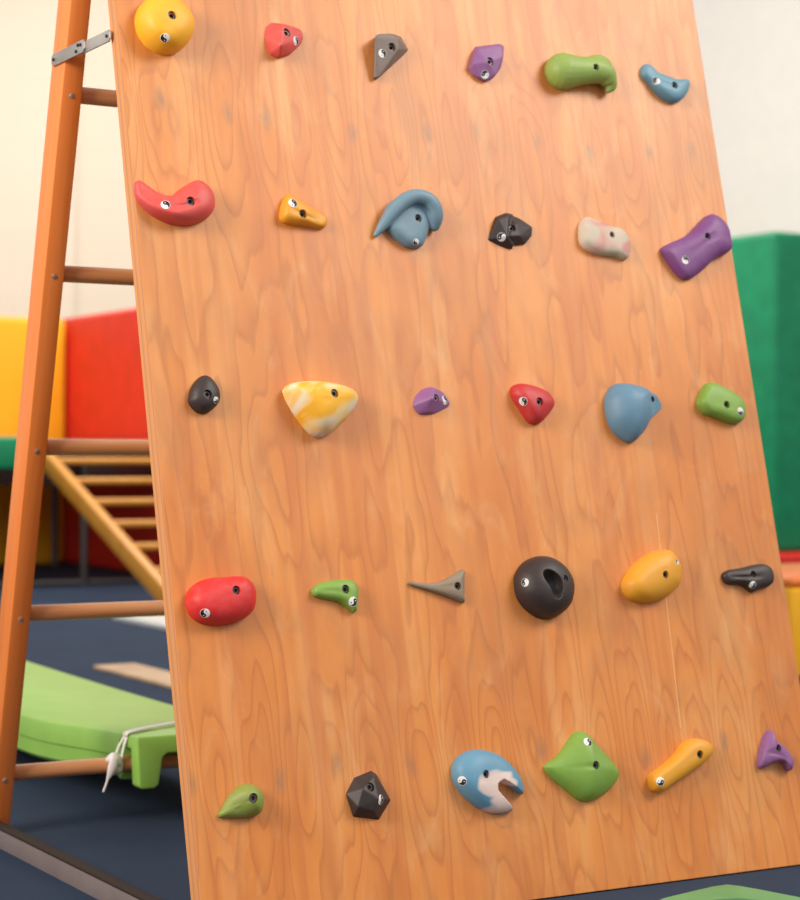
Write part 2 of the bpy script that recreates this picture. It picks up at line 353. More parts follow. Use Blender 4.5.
# ---------------- plywood panel ----------------
bm = bmesh.new(); box(bm, (0, .012, -BT), (BW, BH, 0), .0012, 2)
for v in bm.verts:
    if v.co.y < .1: v.co.y += -.010 + (-v.co.z)*.2446
for f in bm.faces: f.material_index = 0 if abs(f.normal.z) > .8 else 1
me = mesh_from(bm, 'plywood_panel')
ply = tag(obj('plywood_panel', me, [M_PLY, M_EDGE], smooth=False), 'large leaning varnished plywood panel covered with rows of coloured climbing holds', 'climbing board')
ply.matrix_world = BOARD

# ---------------- ladder behind ----------------
SL = math.atan(.266); SW, SD = .036, .062
lad = empty('wooden_ladder', 'orange pine ladder with round rungs leaning against the back of the plywood', 'ladder', Matrix.Translation((-.0065, .913, -.001)) @ Matrix.Rotation(SL, 4, 'X'))
for x in (0, BW-SW):
    st = obj('stile', mesh_from(boxmesh((x, 0, .004 if 0 else .0), (x+SW, SD, 1.755), .0025, 2), 'stile'), M_STILE, lad, angle=30)
    for z in (.105, .403, .702, 1.002, 1.299, 1.60):
        s = (z+.002)/math.cos(SL)
        b = bmesh.new(); cyl(b, (x+SW/2, -.0015, s), (x+SW/2, .006, s), .0048, 16, .0012)
        obj('screw', mesh_from(b, 'screw'), M_ZINC, st, angle=40)
RUNGS = []
for z in (.105, .403, .702, 1.002, 1.299, 1.60):
    s = (z+.002)/math.cos(SL); b = bmesh.new(); cyl(b, (SW-.004, SD/2, s), (BW-SW+.004, SD/2, s), .0145, 24)
    obj('rung', mesh_from(b, 'rung'), M_RUNG, lad, angle=40); RUNGS.append(s)
# steel folding stay between ladder and panel edge
inv = lad.matrix_world.inverted()
def stay(name, p0, p1, w, x, parent):
    b = bmesh.new(); a = Vector(p0); c = Vector(p1); t = (c-a).normalized(); n = Vector((0, -t.z, t.y))*w
    pts = [a-t*w*.6-n*.5, a-n, c-n, c+t*w*.6-n*.5, c+t*w*.6+n*.5, c+n, a+n, a-t*w*.6+n*.5]
    prism(b, [(q.y, q.z) for q in pts], x, x-.003, 0, .0006)
    o = obj(name, mesh_from(b, name), M_ZINC, parent, angle=30); return o
strap = bpy.data.objects.new('folding_stay', None)
zz = 1.363
s1 = stay('metal_stay', (0, .600, zz), (0, .463, zz+.001), .0105, -.0075, lad); s1.matrix_parent_inverse = inv
s2 = stay('metal_stay', (0, .480, zz-.001), (0, .360, zz), .0095, -.0045, lad); s2.matrix_parent_inverse = inv
bpy.data.objects.remove(strap)
def rivet(y, z, x, par, r=.004):
    b = bmesh.new(); cyl(b, (x+.001, y, z), (x-.003, y, z), r, 16, .001); o = obj('rivet', mesh_from(b, 'rivet'), M_STEEL, par, angle=40)
    o.matrix_parent_inverse = Matrix.Identity(4)
for y, z, x, par in ((.594, zz, -.0105, s1), (.471, zz+.004, -.0105, s1), (.490, zz-.004, -.0105, s1), (.482, zz+.005, -.0105, s1), (.365, zz, -.0075, s2)): rivet(y, z, x, par, .0028)

# ---------------- climbing holds ----------------
HOLDS = [
  {"color":"yellow","smooth":8,"label":"large round yellow climbing hold, highest on the left side of the plywood","br":6.3,"bs":7.2,"c":[88.0,1437.7],"pieces":[["D",[[-60.2,-12.5],[-59.0,-5.1],[-56.8,2.2],[-53.5,9.4],[-49.0,15.9],[-43.4,21.6],[-36.7,25.8],[-29.6,28.8],[-22.5,31.0],[-15.5,32.0],[-8.8,31.9],[-2.5,31.1],[3.5,29.7],[9.1,27.8],[14.1,25.4],[18.7,22.7],[22.8,19.5],[26.3,16.0],[29.3,11.8],[31.9,7.1],[34.1,1.9],[36.0,-3.7],[36.8,-10.0],[36.1,-16.8],[34.5,-24.0],[31.9,-31.2],[28.0,-38.0],[23.1,-44.5],[17.3,-50.3],[11.0,-55.5],[4.3,-59.9],[-2.9,-62.8],[-10.2,-63.9],[-17.4,-64.1],[-24.5,-63.3],[-31.1,-61.4],[-37.1,-58.3],[-42.6,-54.6],[-47.6,-50.2],[-51.7,-45.1],[-55.1,-39.4],[-57.6,-33.2],[-59.4,-26.6],[-60.3,-19.7]],[[-28.1,-35.9,46.0],[-21.5,-29.3,48.0]],0.75]],"bolt":[-15.8,-16.5,47.6],"badge":[[-28.6,-53.3,39.3],[-0.235,-0.736,0.635],0]},
  {"color":"red","smooth":25,"label":"small rounded red climbing hold in the top row beside the large round yellow one","br":6.3,"bs":7.2,"c":[291.9,1431.6],"pieces":[["H",[[-35.7,-7.3,0],[-31.8,10.8,0],[-23.6,19.8,4],[-17.2,14.3,16],[-9.8,9.0,22],[-22.1,-31.1,30],[-16.3,-42.0,12],[-15.8,-42.0,0],[-29.7,-34.8,0],[23.7,13.9,8],[36.2,8.2,4],[37.6,-0.1,3],[33.1,-10.9,2],[11.2,-30.2,4],[6.4,22.5,0],[33.7,16.8,0],[5.3,-34.4,0]]]],"bolt":[-2.9,-2.6,20.2],"badge":[[16.8,-11.7,11.9],[0.482,-0.18,0.858],150]},
  {"color":"greybrown","smooth":5,"label":"grey-brown wedge climbing hold narrowing to a point below, in the top row","br":6.3,"bs":7.2,"c":[491.0,1428.5],"pieces":[["H",[[-35.6,12.0,24],[-28.9,17.2,22],[-4.5,19.2,24],[8.2,11.6,24],[9.0,-5.6,22],[-31.0,-56.4,12],[-38.6,-57.3,8],[-21.9,22.2,0],[-34.7,-53.5,0],[12.8,32.7,0],[30.2,29.2,0],[41.9,5.7,0],[33.8,-2.5,0],[-21.6,-50.4,0],[-30.1,-55.8,0]]]],"bolt":[-4.4,-3.5,22.0],"badge":[[-23.1,-16.2,19.3],[-0.025,-0.174,0.984],160]},
  {"color":"purple","smooth":9,"label":"small shield-shaped purple climbing hold in the top row","br":6.3,"bs":7.2,"c":[689.0,1424.7],"pieces":[["H",[[-38.7,-10.9,0],[-26.8,14.7,0],[-18.1,31.6,0],[35.8,43.3,0],[43.6,39.5,0],[30.9,-3.5,0],[8.6,-26.5,0],[-9.1,-33.9,0],[-34.1,-21.6,0],[-23.6,19.3,16],[30.3,34.2,13],[28.2,12.0,16],[8.3,-24.9,14],[-10.2,-35.5,8],[-36.9,-9.2,14],[-25.8,-29.7,8],[-10.5,-6.0,22]]]],"bolt":[-4.1,-3.0,20.8],"badge":[[-13.4,-25.5,12.2],[-0.157,-0.425,0.891],-95]},
  {"color":"green","smooth":30,"label":"large hooked green climbing hold with a bulb end, top row","br":5.5,"bs":7.2,"c":[918.3,1438.1],"pieces":[["T",[[-73.9,-15.3,12,34],[-39.9,-12.8,17,26],[-10.7,-10.0,20,24],[10.6,-14.5,20,21.5],[19.3,-24.4,18,17.5],[24.6,-34.6,16,12],[17.7,-44.1,14,5.5]]],["D",[[-25.0,5.9],[-23.5,10.0],[-20.4,13.8],[-16.3,17.3],[-11.8,20.5],[-7.2,23.4],[-2.6,26.1],[2.1,28.1],[6.9,29.3],[11.6,30.0],[16.1,30.1],[20.4,29.9],[24.5,29.2],[28.2,28.1],[31.6,26.6],[34.6,24.7],[37.3,22.6],[39.6,20.2],[41.6,17.7],[43.1,14.8],[43.9,11.5],[44.3,7.9],[44.2,4.1],[43.9,0.3],[42.5,-3.6],[39.9,-7.2],[36.2,-10.4],[31.7,-13.1],[26.8,-15.4],[21.9,-17.4],[17.0,-19.4],[11.9,-21.3],[6.8,-23.0],[1.7,-24.2],[-3.1,-24.5],[-7.3,-23.7],[-10.6,-21.8],[-13.4,-19.2],[-16.1,-16.1],[-18.5,-12.6],[-20.7,-8.9],[-22.5,-5.1],[-23.9,-1.4],[-24.8,2.2]],[[-0.3,-0.2,20.0]],0.8]],"bolt":[-22.2,-14.3,43.0],"badge":None},
  {"color":"blue","smooth":4,"label":"small blue boomerang climbing hold at the top right of the plywood","br":5.8,"bs":7.2,"c":[1093.4,1421.3],"pieces":[["D",[[-64.2,29.3],[-60.5,35.3],[-55.1,40.2],[-48.3,41.5],[-42.5,39.6],[-38.1,36.2],[-34.3,31.9],[-30.8,27.1],[-24.7,24.0],[-17.7,22.3],[-10.9,20.3],[-4.0,18.8],[2.6,17.0],[9.7,15.9],[17.6,15.9],[25.6,17.1],[33.0,18.2],[38.7,18.2],[42.5,16.3],[43.1,12.5],[42.4,7.9],[40.3,2.4],[37.1,-3.6],[33.0,-9.6],[27.9,-15.3],[22.2,-20.7],[15.8,-25.4],[8.7,-28.9],[1.3,-31.1],[-5.9,-31.4],[-12.3,-30.0],[-18.3,-27.6],[-23.9,-24.9],[-29.2,-21.7],[-34.2,-18.2],[-38.8,-14.2],[-42.9,-9.8],[-46.5,-5.2],[-50.1,-0.6],[-53.9,3.9],[-58.2,8.0],[-62.3,12.1],[-65.0,17.1],[-65.5,23.0]],[[-53.1,17.0,13.0],[-27.8,-4.9,20.0],[-0.6,-8.1,20.0]],0.7]],"bolt":[-3.8,-2.3,19.5],"badge":[[-42.8,4.0,16.1],[-0.214,0.069,0.974],-80]},
  {"color":"red","smooth":6,"label":"large red kidney-shaped climbing hold at the left edge, second row from top","br":6.3,"bs":7.2,"c":[88.0,1124.7],"pieces":[["D",[[-88.3,22.1],[-86.5,30.0],[-78.9,33.5],[-72.4,29.8],[-66.0,25.6],[-59.9,20.6],[-53.4,15.5],[-45.7,11.8],[-38.0,8.2],[-29.1,8.8],[-21.1,15.3],[-13.7,21.5],[-5.9,27.1],[2.1,32.1],[10.0,36.5],[17.8,38.9],[25.1,37.2],[30.7,32.9],[35.8,28.4],[39.9,23.1],[42.6,16.8],[44.1,9.7],[44.0,2.1],[42.6,-6.0],[38.7,-13.7],[32.7,-20.5],[25.4,-26.0],[17.2,-30.4],[8.7,-33.6],[-0.0,-35.9],[-8.7,-37.3],[-17.3,-37.7],[-25.6,-37.1],[-33.8,-35.5],[-41.6,-33.2],[-49.2,-30.4],[-56.6,-27.0],[-63.5,-23.1],[-69.8,-18.5],[-75.6,-13.4],[-80.7,-7.7],[-85.1,-1.3],[-88.0,5.9],[-88.8,14.0]],[[-80.3,10.1,12.0],[-62.8,-15.8,24.0],[-35.4,-24.9,32.0],[0.7,-10.0,34.0]],0.8]],"bolt":[-8.5,-6.9,32.6],"badge":[[-49.2,-13.8,25.7],[-0.179,0.267,0.947],180]},
  {"color":"amber","smooth":4,"label":"small amber climbing hold tapering to the right, second row from top","br":6.3,"bs":7.2,"c":[284.0,1116.4],"pieces":[["D",[[-36.1,-2.4],[-35.4,2.6],[-34.2,7.8],[-32.6,13.1],[-30.6,18.3],[-28.3,23.4],[-25.8,28.3],[-22.9,32.7],[-19.5,35.8],[-15.1,34.2],[-11.2,31.6],[-7.0,29.5],[-2.6,27.4],[1.8,25.3],[6.3,23.0],[11.3,21.0],[16.2,18.9],[21.1,16.8],[26.1,14.6],[31.0,12.4],[35.5,9.8],[39.7,7.3],[43.4,4.7],[46.6,2.0],[49.0,-1.3],[49.6,-5.4],[48.7,-9.9],[45.7,-14.0],[41.6,-17.7],[36.3,-18.8],[31.1,-18.7],[25.8,-18.2],[20.4,-17.5],[14.7,-16.8],[9.0,-16.3],[3.3,-16.0],[-2.4,-15.8],[-8.0,-15.7],[-13.5,-15.5],[-18.9,-15.1],[-24.1,-14.4],[-28.9,-13.2],[-33.0,-10.9],[-35.7,-7.2]],[[-24.9,2.6,22.0],[-0.6,-5.9,22.0],[26.4,-11.6,14.0]],0.7]],"bolt":[-2.5,-1.8,19.6],"badge":[[-19.5,15.1,21.3],[0.058,0.128,0.99],155]},
  {"color":"bluegrey","smooth":3,"label":"blue-grey climbing hold with a curled lip over a bolt, second row from top","br":5.8,"bs":5.5,"c":[501.6,1123.8],"pieces":[["D",[[-58.0,-16.4],[-57.0,-22.1],[-53.3,-26.4],[-49.2,-30.6],[-44.9,-34.5],[-40.2,-38.1],[-35.3,-41.6],[-30.3,-44.9],[-24.9,-47.7],[-18.9,-49.4],[-12.4,-49.9],[-5.7,-49.4],[1.0,-48.4],[7.0,-45.2],[10.6,-39.4],[13.8,-33.5],[16.6,-27.5],[19.2,-21.6],[21.5,-15.5],[24.2,-9.5],[27.3,-3.6],[29.9,2.2],[31.1,7.9],[30.9,13.3],[30.2,18.5],[28.8,23.2],[26.6,27.3],[23.4,30.7],[19.0,33.4],[13.8,35.6],[8.1,37.2],[1.9,38.2],[-4.6,38.4],[-11.3,37.9],[-18.1,36.7],[-24.5,34.2],[-30.1,30.0],[-35.1,25.0],[-39.8,19.5],[-44.0,13.8],[-47.9,7.9],[-51.3,1.7],[-54.3,-4.4],[-56.7,-10.5]],[[-26.0,-20.9,20.0],[-9.3,-3.0,22.0]],0.6],["T",[[-80.9,-31.3,5,4],[-67.3,-14.8,10,9],[-50.9,5.1,16,12],[-30.8,23.5,22,13],[-9.2,32.9,27,12.5],[13.0,29.7,28,12.5],[26.1,17.3,26,13],[30.5,2.1,20,13],[30.7,-9.2,12,11]]],["D",[[-66.2,-6.2],[-66.3,-3.9],[-65.4,-1.3],[-64.1,1.4],[-62.3,4.3],[-60.4,7.3],[-58.4,10.2],[-56.5,13.1],[-54.8,15.9],[-53.0,18.6],[-51.2,21.3],[-49.3,23.8],[-47.2,26.2],[-44.8,28.4],[-42.1,30.5],[-39.2,32.5],[-36.2,34.3],[-33.2,35.6],[-30.4,36.1],[-27.9,35.5],[-25.7,34.5],[-23.6,33.1],[-22.0,31.1],[-21.0,28.8],[-21.1,26.2],[-21.7,23.7],[-23.0,21.3],[-24.5,18.8],[-26.3,16.1],[-28.3,13.3],[-30.5,10.4],[-32.8,7.4],[-35.2,4.5],[-37.5,1.7],[-39.9,-0.9],[-42.1,-3.4],[-44.3,-5.6],[-46.6,-7.6],[-49.3,-9.4],[-52.7,-10.5],[-56.3,-10.8],[-59.6,-10.4],[-62.5,-9.4],[-64.8,-8.0]],[[-47.7,11.9,12.0]],0.8]],"bolt":[-4.2,-2.6,21.7],"badge":[[-11.8,-43.3,16.8],[0.042,-0.463,0.885],0]},
  {"color":"black","smooth":2,"label":"jagged black angular climbing hold, second row from top","br":5.5,"bs":7.2,"c":[688.2,1118.0],"pieces":[["H",[[-44.2,-19.1,0],[-27.7,3.5,0],[-22.6,23.7,0],[0.0,32.6,2],[12.7,30.0,4],[11.1,-16.5,2],[2.1,-35.1,2],[-20.3,-29.4,0],[-25.3,15.7,12],[-5.2,21.7,14],[-15.6,-16.3,18],[1.0,-29.9,8],[-34.5,-17.0,6]]],["H",[[5.3,31.8,0],[29.5,22.7,2],[52.4,9.6,2],[48.8,-7.0,2],[30.5,-24.4,2],[9.4,-27.4,2],[-3.4,1.4,0],[7.7,7.4,16],[12.7,-13.9,16],[37.0,3.0,8],[30.3,-13.8,8],[-9.4,-16.0,18]]]],"bolt":[0.0,0.0,15.1],"badge":[[-23.5,-16.8,12.8],[-0.445,-0.233,0.865],-75]},
  {"color":"marble","smooth":5,"label":"pale pink and cream marbled climbing hold, second row from top","br":5,"bs":7.2,"c":[899.9,1119.3],"pieces":[["D",[[-63.7,2.2],[-62.7,8.9],[-61.1,15.6],[-58.5,22.1],[-54.1,28.0],[-48.3,32.5],[-41.0,33.1],[-34.6,30.8],[-28.0,29.0],[-21.4,27.0],[-14.4,25.0],[-7.4,23.2],[-0.4,21.3],[6.6,19.6],[13.9,18.2],[21.1,17.4],[27.5,15.8],[32.5,12.8],[36.3,8.8],[39.0,4.2],[41.0,-1.0],[42.0,-6.7],[42.5,-12.7],[42.3,-18.8],[41.3,-25.1],[39.4,-31.3],[36.2,-37.6],[29.8,-41.6],[22.7,-41.1],[16.0,-39.0],[9.0,-37.0],[1.5,-36.2],[-6.2,-36.3],[-13.8,-36.4],[-21.4,-35.9],[-28.7,-34.9],[-35.9,-33.6],[-42.9,-31.8],[-49.3,-29.4],[-55.2,-26.2],[-60.0,-22.1],[-63.2,-17.0],[-64.5,-10.9],[-64.4,-4.5]],[[-49.2,-7.5,20.0],[-3.4,-17.7,20.0]],0.7]],"bolt":[-3.5,-1.8,19.4],"badge":None},
  {"color":"violet","smooth":6,"label":"large purple bone-shaped climbing hold at the right edge of the plywood","br":5.5,"bs":7.2,"c":[1116.3,1129.6],"pieces":[["D",[[-105.0,-27.0],[-96.7,-21.2],[-87.0,-16.7],[-76.6,-12.4],[-65.9,-8.4],[-55.0,-4.1],[-44.3,0.8],[-34.3,6.8],[-25.4,13.9],[-16.8,21.2],[-7.9,28.3],[0.7,35.5],[9.6,41.9],[19.3,45.9],[28.8,44.1],[36.4,39.9],[42.8,35.2],[47.8,29.8],[51.7,23.8],[54.4,17.1],[55.4,9.6],[55.5,1.6],[56.0,-6.4],[57.1,-14.5],[53.1,-22.3],[44.8,-28.1],[34.7,-33.0],[23.8,-37.2],[12.8,-41.8],[2.6,-47.5],[-5.8,-54.8],[-14.6,-61.8],[-24.0,-68.0],[-33.8,-73.8],[-43.5,-79.5],[-53.9,-83.0],[-64.0,-82.3],[-71.4,-77.5],[-77.7,-71.5],[-83.5,-64.7],[-88.8,-57.3],[-93.8,-49.6],[-98.4,-42.0],[-102.5,-34.6]],[[-75.2,-51.6,20.0],[-39.7,-30.8,26.0],[-0.6,-5.8,32.0]],0.7]],"bolt":[-13.2,-6.0,30.3],"badge":[[-65.9,-51.5,21.2],[-0.096,-0.088,0.991],200]},
  {"color":"black","smooth":4,"label":"small round black climbing hold at the left, in the middle row","br":6,"bs":5,"c":[84.2,812.8],"pieces":[["D",[[-27.1,-3.0],[-26.1,0.8],[-25.1,4.7],[-23.6,8.6],[-21.7,12.4],[-19.3,16.1],[-16.7,19.5],[-13.9,22.9],[-10.8,26.0],[-7.4,28.8],[-3.8,31.2],[0.1,32.7],[4.0,33.1],[7.6,32.2],[10.7,30.4],[13.3,27.9],[15.7,25.2],[17.9,22.3],[20.0,19.2],[21.8,16.0],[23.3,12.8],[24.3,9.4],[24.9,5.9],[25.0,2.3],[24.8,-1.4],[24.2,-5.2],[22.9,-8.9],[20.7,-12.3],[17.8,-15.4],[14.5,-18.3],[11.1,-21.0],[7.6,-23.6],[3.8,-25.7],[-0.3,-27.1],[-4.5,-27.8],[-8.7,-27.8],[-12.7,-27.1],[-16.3,-25.4],[-19.3,-23.0],[-22.0,-20.2],[-24.4,-17.2],[-26.4,-14.0],[-27.9,-10.6],[-28.1,-6.8]],[[-5.2,-3.5,22.0]],0.85]],"bolt":[-3.3,-1.9,21.9],"badge":[[11.0,-10.1,18.0],[0.431,-0.372,0.822],60]},
  {"color":"yellowmarble","smooth":5,"label":"yellow and white marbled fin-shaped climbing hold in the middle row","br":6.3,"bs":7.2,"c":[305.7,818.6],"pieces":[["D",[[-86.0,5.7],[-81.5,12.1],[-74.2,15.9],[-66.1,17.8],[-57.8,18.6],[-49.4,19.4],[-41.0,20.2],[-32.5,20.4],[-24.2,20.2],[-16.0,19.4],[-8.0,18.2],[0.0,16.9],[8.0,15.3],[15.8,13.5],[23.1,11.1],[29.7,8.3],[35.1,5.1],[39.3,1.5],[41.6,-3.0],[42.7,-8.4],[40.6,-14.5],[36.5,-20.8],[31.2,-27.2],[25.4,-33.6],[19.2,-40.0],[12.8,-46.0],[6.0,-51.5],[-1.0,-56.6],[-8.3,-61.5],[-15.7,-65.8],[-23.6,-69.0],[-31.7,-70.1],[-39.2,-68.0],[-45.6,-64.1],[-51.1,-59.1],[-56.0,-53.4],[-60.5,-47.3],[-64.8,-41.0],[-69.0,-34.6],[-73.0,-28.1],[-76.6,-21.5],[-79.8,-14.8],[-82.7,-8.2],[-84.9,-1.3]],[[-34.9,-20.3,46.0],[-2.2,-11.6,40.0]],0.85]],"bolt":[-14.9,-7.4,41.5],"badge":None},
  {"color":"purple","smooth":16,"label":"small purple egg-shaped climbing hold in the middle row","br":5.2,"bs":7.2,"c":[493.5,814.5],"pieces":[["H",[[-39.3,-11.0,0],[-33.4,4.3,0],[-18.4,17.2,0],[-4.8,21.5,4],[-1.8,17.1,14],[-15.6,-4.0,26],[-14.6,-23.3,10],[-29.9,-25.2,0],[-12.8,-25.8,0],[15.5,15.9,4],[27.3,4.3,4],[33.3,-5.6,3],[31.4,-11.6,0],[5.5,-22.7,2],[25.1,12.1,0]]]],"bolt":[-2.6,-1.2,19.2],"badge":[[19.7,-2.2,8.8],[0.423,0.098,0.901],180]},
  {"color":"deepred","smooth":4,"label":"red rounded triangular climbing hold in the middle row","br":6.3,"bs":7.2,"c":[697.0,811.1],"pieces":[["D",[[-48.0,18.2],[-47.2,23.3],[-44.7,28.2],[-39.6,31.5],[-33.7,33.2],[-27.8,33.8],[-21.8,33.4],[-16.0,32.8],[-10.2,31.8],[-4.5,30.6],[1.1,29.2],[6.6,27.5],[11.9,25.7],[16.9,23.6],[21.5,21.3],[25.5,18.4],[28.8,15.0],[31.6,11.3],[33.8,7.6],[35.6,3.8],[36.0,-0.4],[34.4,-4.7],[31.3,-9.0],[27.4,-13.3],[23.1,-17.7],[18.5,-22.0],[13.8,-26.2],[9.0,-30.1],[4.0,-33.6],[-1.7,-36.2],[-7.7,-37.2],[-13.3,-36.5],[-18.3,-34.3],[-22.5,-31.0],[-25.8,-27.1],[-28.6,-22.8],[-31.2,-18.3],[-33.8,-13.7],[-36.5,-9.2],[-39.3,-4.6],[-42.1,-0.2],[-44.7,4.2],[-47.0,8.6],[-48.6,13.2]],[[-22.8,-4.4,27.0]],0.85]],"bolt":[-8.2,-3.1,26.5],"badge":[[-37.4,-1.7,19.2],[-0.756,-0.474,0.453],170]},
  {"color":"blue2","smooth":5,"label":"large blue climbing hold with a wide flat face, middle row","br":4.5,"bs":7.2,"c":[935.2,819.6],"pieces":[["D",[[-93.9,-2.6],[-92.0,4.4],[-88.4,11.1],[-83.8,17.4],[-78.1,23.2],[-71.1,27.7],[-63.0,29.7],[-54.7,29.5],[-46.5,28.7],[-38.3,27.7],[-30.2,26.5],[-22.4,24.8],[-15.2,22.8],[-9.2,20.2],[-4.9,17.0],[-3.2,12.7],[-2.7,8.0],[-2.8,2.6],[-3.4,-3.7],[-4.1,-10.3],[-4.4,-16.8],[-4.6,-23.3],[-6.0,-29.8],[-8.7,-36.2],[-12.4,-42.6],[-16.6,-48.9],[-21.4,-55.1],[-27.1,-60.8],[-33.5,-66.1],[-40.2,-71.3],[-47.5,-75.6],[-55.7,-76.5],[-63.0,-74.1],[-69.4,-70.3],[-75.2,-65.9],[-80.5,-61.1],[-85.3,-55.8],[-89.1,-50.1],[-91.8,-44.0],[-93.6,-37.5],[-94.6,-30.7],[-95.1,-23.7],[-95.1,-16.6],[-94.8,-9.6]],[[-50.3,-10.3,44.0]],0.95],["H",[[-19.8,20.8,10],[-0.5,15.2,12],[16.7,9.4,8],[31.3,-4.6,0],[28.5,-13.7,0],[-4.8,-33.5,12],[-7.8,-1.1,12],[-29.5,-52.2,0],[-34.4,19.6,0],[8.5,-21.0,6]]]],"bolt":[3.3,1.1,10.9],"badge":None},
  {"color":"green2","smooth":5,"label":"green oblong climbing hold in the middle row by the right edge","br":5.8,"bs":7.2,"c":[1100.1,812.3],"pieces":[["D",[[-57.0,7.5],[-54.5,13.3],[-50.9,19.0],[-46.9,24.7],[-42.7,30.3],[-38.2,35.7],[-32.8,40.3],[-26.3,43.3],[-19.3,42.8],[-12.9,41.1],[-6.8,38.8],[-0.6,36.4],[5.5,33.8],[11.5,31.1],[17.4,28.3],[23.2,25.3],[28.6,22.1],[33.6,18.7],[38.0,15.2],[41.5,11.5],[44.1,7.6],[45.9,3.4],[46.8,-1.0],[46.8,-5.8],[45.9,-10.9],[44.4,-16.3],[41.7,-21.8],[37.3,-26.7],[31.5,-30.8],[24.4,-32.8],[17.2,-33.1],[10.0,-32.3],[3.1,-30.8],[-3.5,-28.7],[-10.1,-26.4],[-16.7,-24.1],[-23.4,-22.0],[-30.2,-20.3],[-36.9,-18.5],[-43.1,-16.2],[-48.4,-12.8],[-52.5,-8.6],[-55.6,-3.8],[-57.4,1.6]],[[-45.7,3.8,22.0],[-1.7,-7.0,24.0]],0.65]],"bolt":[-7.2,-2.4,23.5],"badge":[[21.9,-14.6,22.7],[0.14,-0.077,0.987],40]},
  {"color":"brightred","smooth":6,"label":"large bright red oval climbing hold at the left, second row from the bottom","br":5.8,"bs":7.2,"c":[99.1,508.6],"pieces":[["D",[[-79.2,-14.4],[-78.2,-7.7],[-75.2,-1.5],[-71.4,4.4],[-66.5,9.8],[-60.4,13.9],[-53.8,17.1],[-46.8,19.4],[-39.6,20.7],[-32.2,21.5],[-24.8,21.5],[-17.3,21.5],[-9.8,21.8],[-2.3,22.4],[5.1,22.7],[12.1,22.1],[18.5,20.3],[23.8,17.1],[27.6,12.5],[30.6,7.6],[33.1,2.6],[33.9,-3.1],[33.8,-9.2],[33.1,-15.6],[31.8,-21.9],[29.3,-28.1],[25.4,-33.6],[20.1,-38.1],[13.7,-41.6],[6.9,-44.6],[-0.2,-46.9],[-7.5,-48.8],[-14.9,-50.1],[-22.3,-50.8],[-29.7,-50.9],[-37.1,-50.6],[-44.3,-49.7],[-51.4,-48.3],[-58.1,-46.1],[-64.3,-42.9],[-69.5,-38.6],[-73.7,-33.3],[-76.8,-27.3],[-78.5,-20.9]],[[-49.5,-19.8,34.0],[-8.1,-6.5,36.0]],0.8]],"bolt":[-10.0,-3.4,35.7],"badge":[[-61.0,-35.4,27.1],[-0.459,-0.564,0.686],-20]},
  {"color":"green2","smooth":3,"label":"small green comma-shaped climbing hold, second row from the bottom","br":6,"bs":7.2,"c":[286.1,504.2],"pieces":[["D",[[-53.5,-0.2],[-52.1,4.2],[-48.6,7.8],[-44.1,10.4],[-39.2,12.4],[-34.1,13.7],[-28.8,14.6],[-23.4,15.3],[-18.0,15.9],[-12.5,16.4],[-7.0,16.7],[-1.6,16.9],[3.7,17.0],[8.9,16.7],[13.9,16.1],[18.4,14.7],[21.8,12.0],[24.3,8.7],[26.0,5.1],[26.8,1.2],[26.5,-3.0],[25.7,-7.5],[24.9,-12.1],[23.9,-16.9],[22.8,-21.6],[21.7,-26.3],[20.3,-30.8],[18.6,-35.1],[14.0,-35.9],[10.7,-33.0],[7.0,-30.1],[3.2,-27.0],[-0.7,-23.9],[-4.8,-21.0],[-9.4,-18.6],[-14.3,-17.0],[-19.4,-15.9],[-24.6,-14.9],[-29.7,-13.8],[-34.9,-12.5],[-40.0,-11.3],[-44.9,-10.0],[-49.4,-8.1],[-52.6,-4.7]],[[-45.2,-1.5,14.0],[-15.3,-1.4,17.0],[4.7,-9.9,17.0]],0.7]],"bolt":[-1.0,-0.3,16.8],"badge":[[9.9,-20.2,16.4],[0.053,-0.102,0.993],110]},
  {"color":"taupe","smooth":1,"label":"thin taupe talon-shaped climbing hold with a flared end","br":5.5,"bs":7.2,"c":[490.2,502.7],"pieces":[["D",[[-83.8,9.7],[-79.8,13.3],[-73.9,11.7],[-67.6,10.5],[-61.0,9.7],[-54.4,8.9],[-47.7,8.3],[-41.1,8.1],[-34.6,8.4],[-28.3,9.7],[-22.0,11.6],[-15.8,14.0],[-9.5,16.6],[-3.0,19.4],[3.4,22.2],[9.5,25.0],[14.9,27.5],[19.5,29.5],[21.6,25.4],[20.5,20.5],[19.8,15.0],[18.9,9.1],[18.0,3.0],[17.0,-3.1],[16.0,-9.2],[15.1,-15.1],[14.2,-20.7],[15.1,-26.6],[9.9,-25.4],[4.6,-23.3],[-1.2,-21.0],[-7.3,-18.6],[-13.4,-16.4],[-19.4,-14.3],[-25.4,-12.2],[-31.6,-10.0],[-37.7,-7.9],[-44.0,-5.8],[-50.3,-3.7],[-56.7,-1.8],[-63.1,0.0],[-69.1,1.8],[-74.8,3.7],[-80.2,5.8]],[[-79.2,8.0,6.0],[-31.3,0.0,11.0],[-1.2,0.2,14.0]],0.6]],"bolt":[0.8,0.2,13.7],"badge":None},
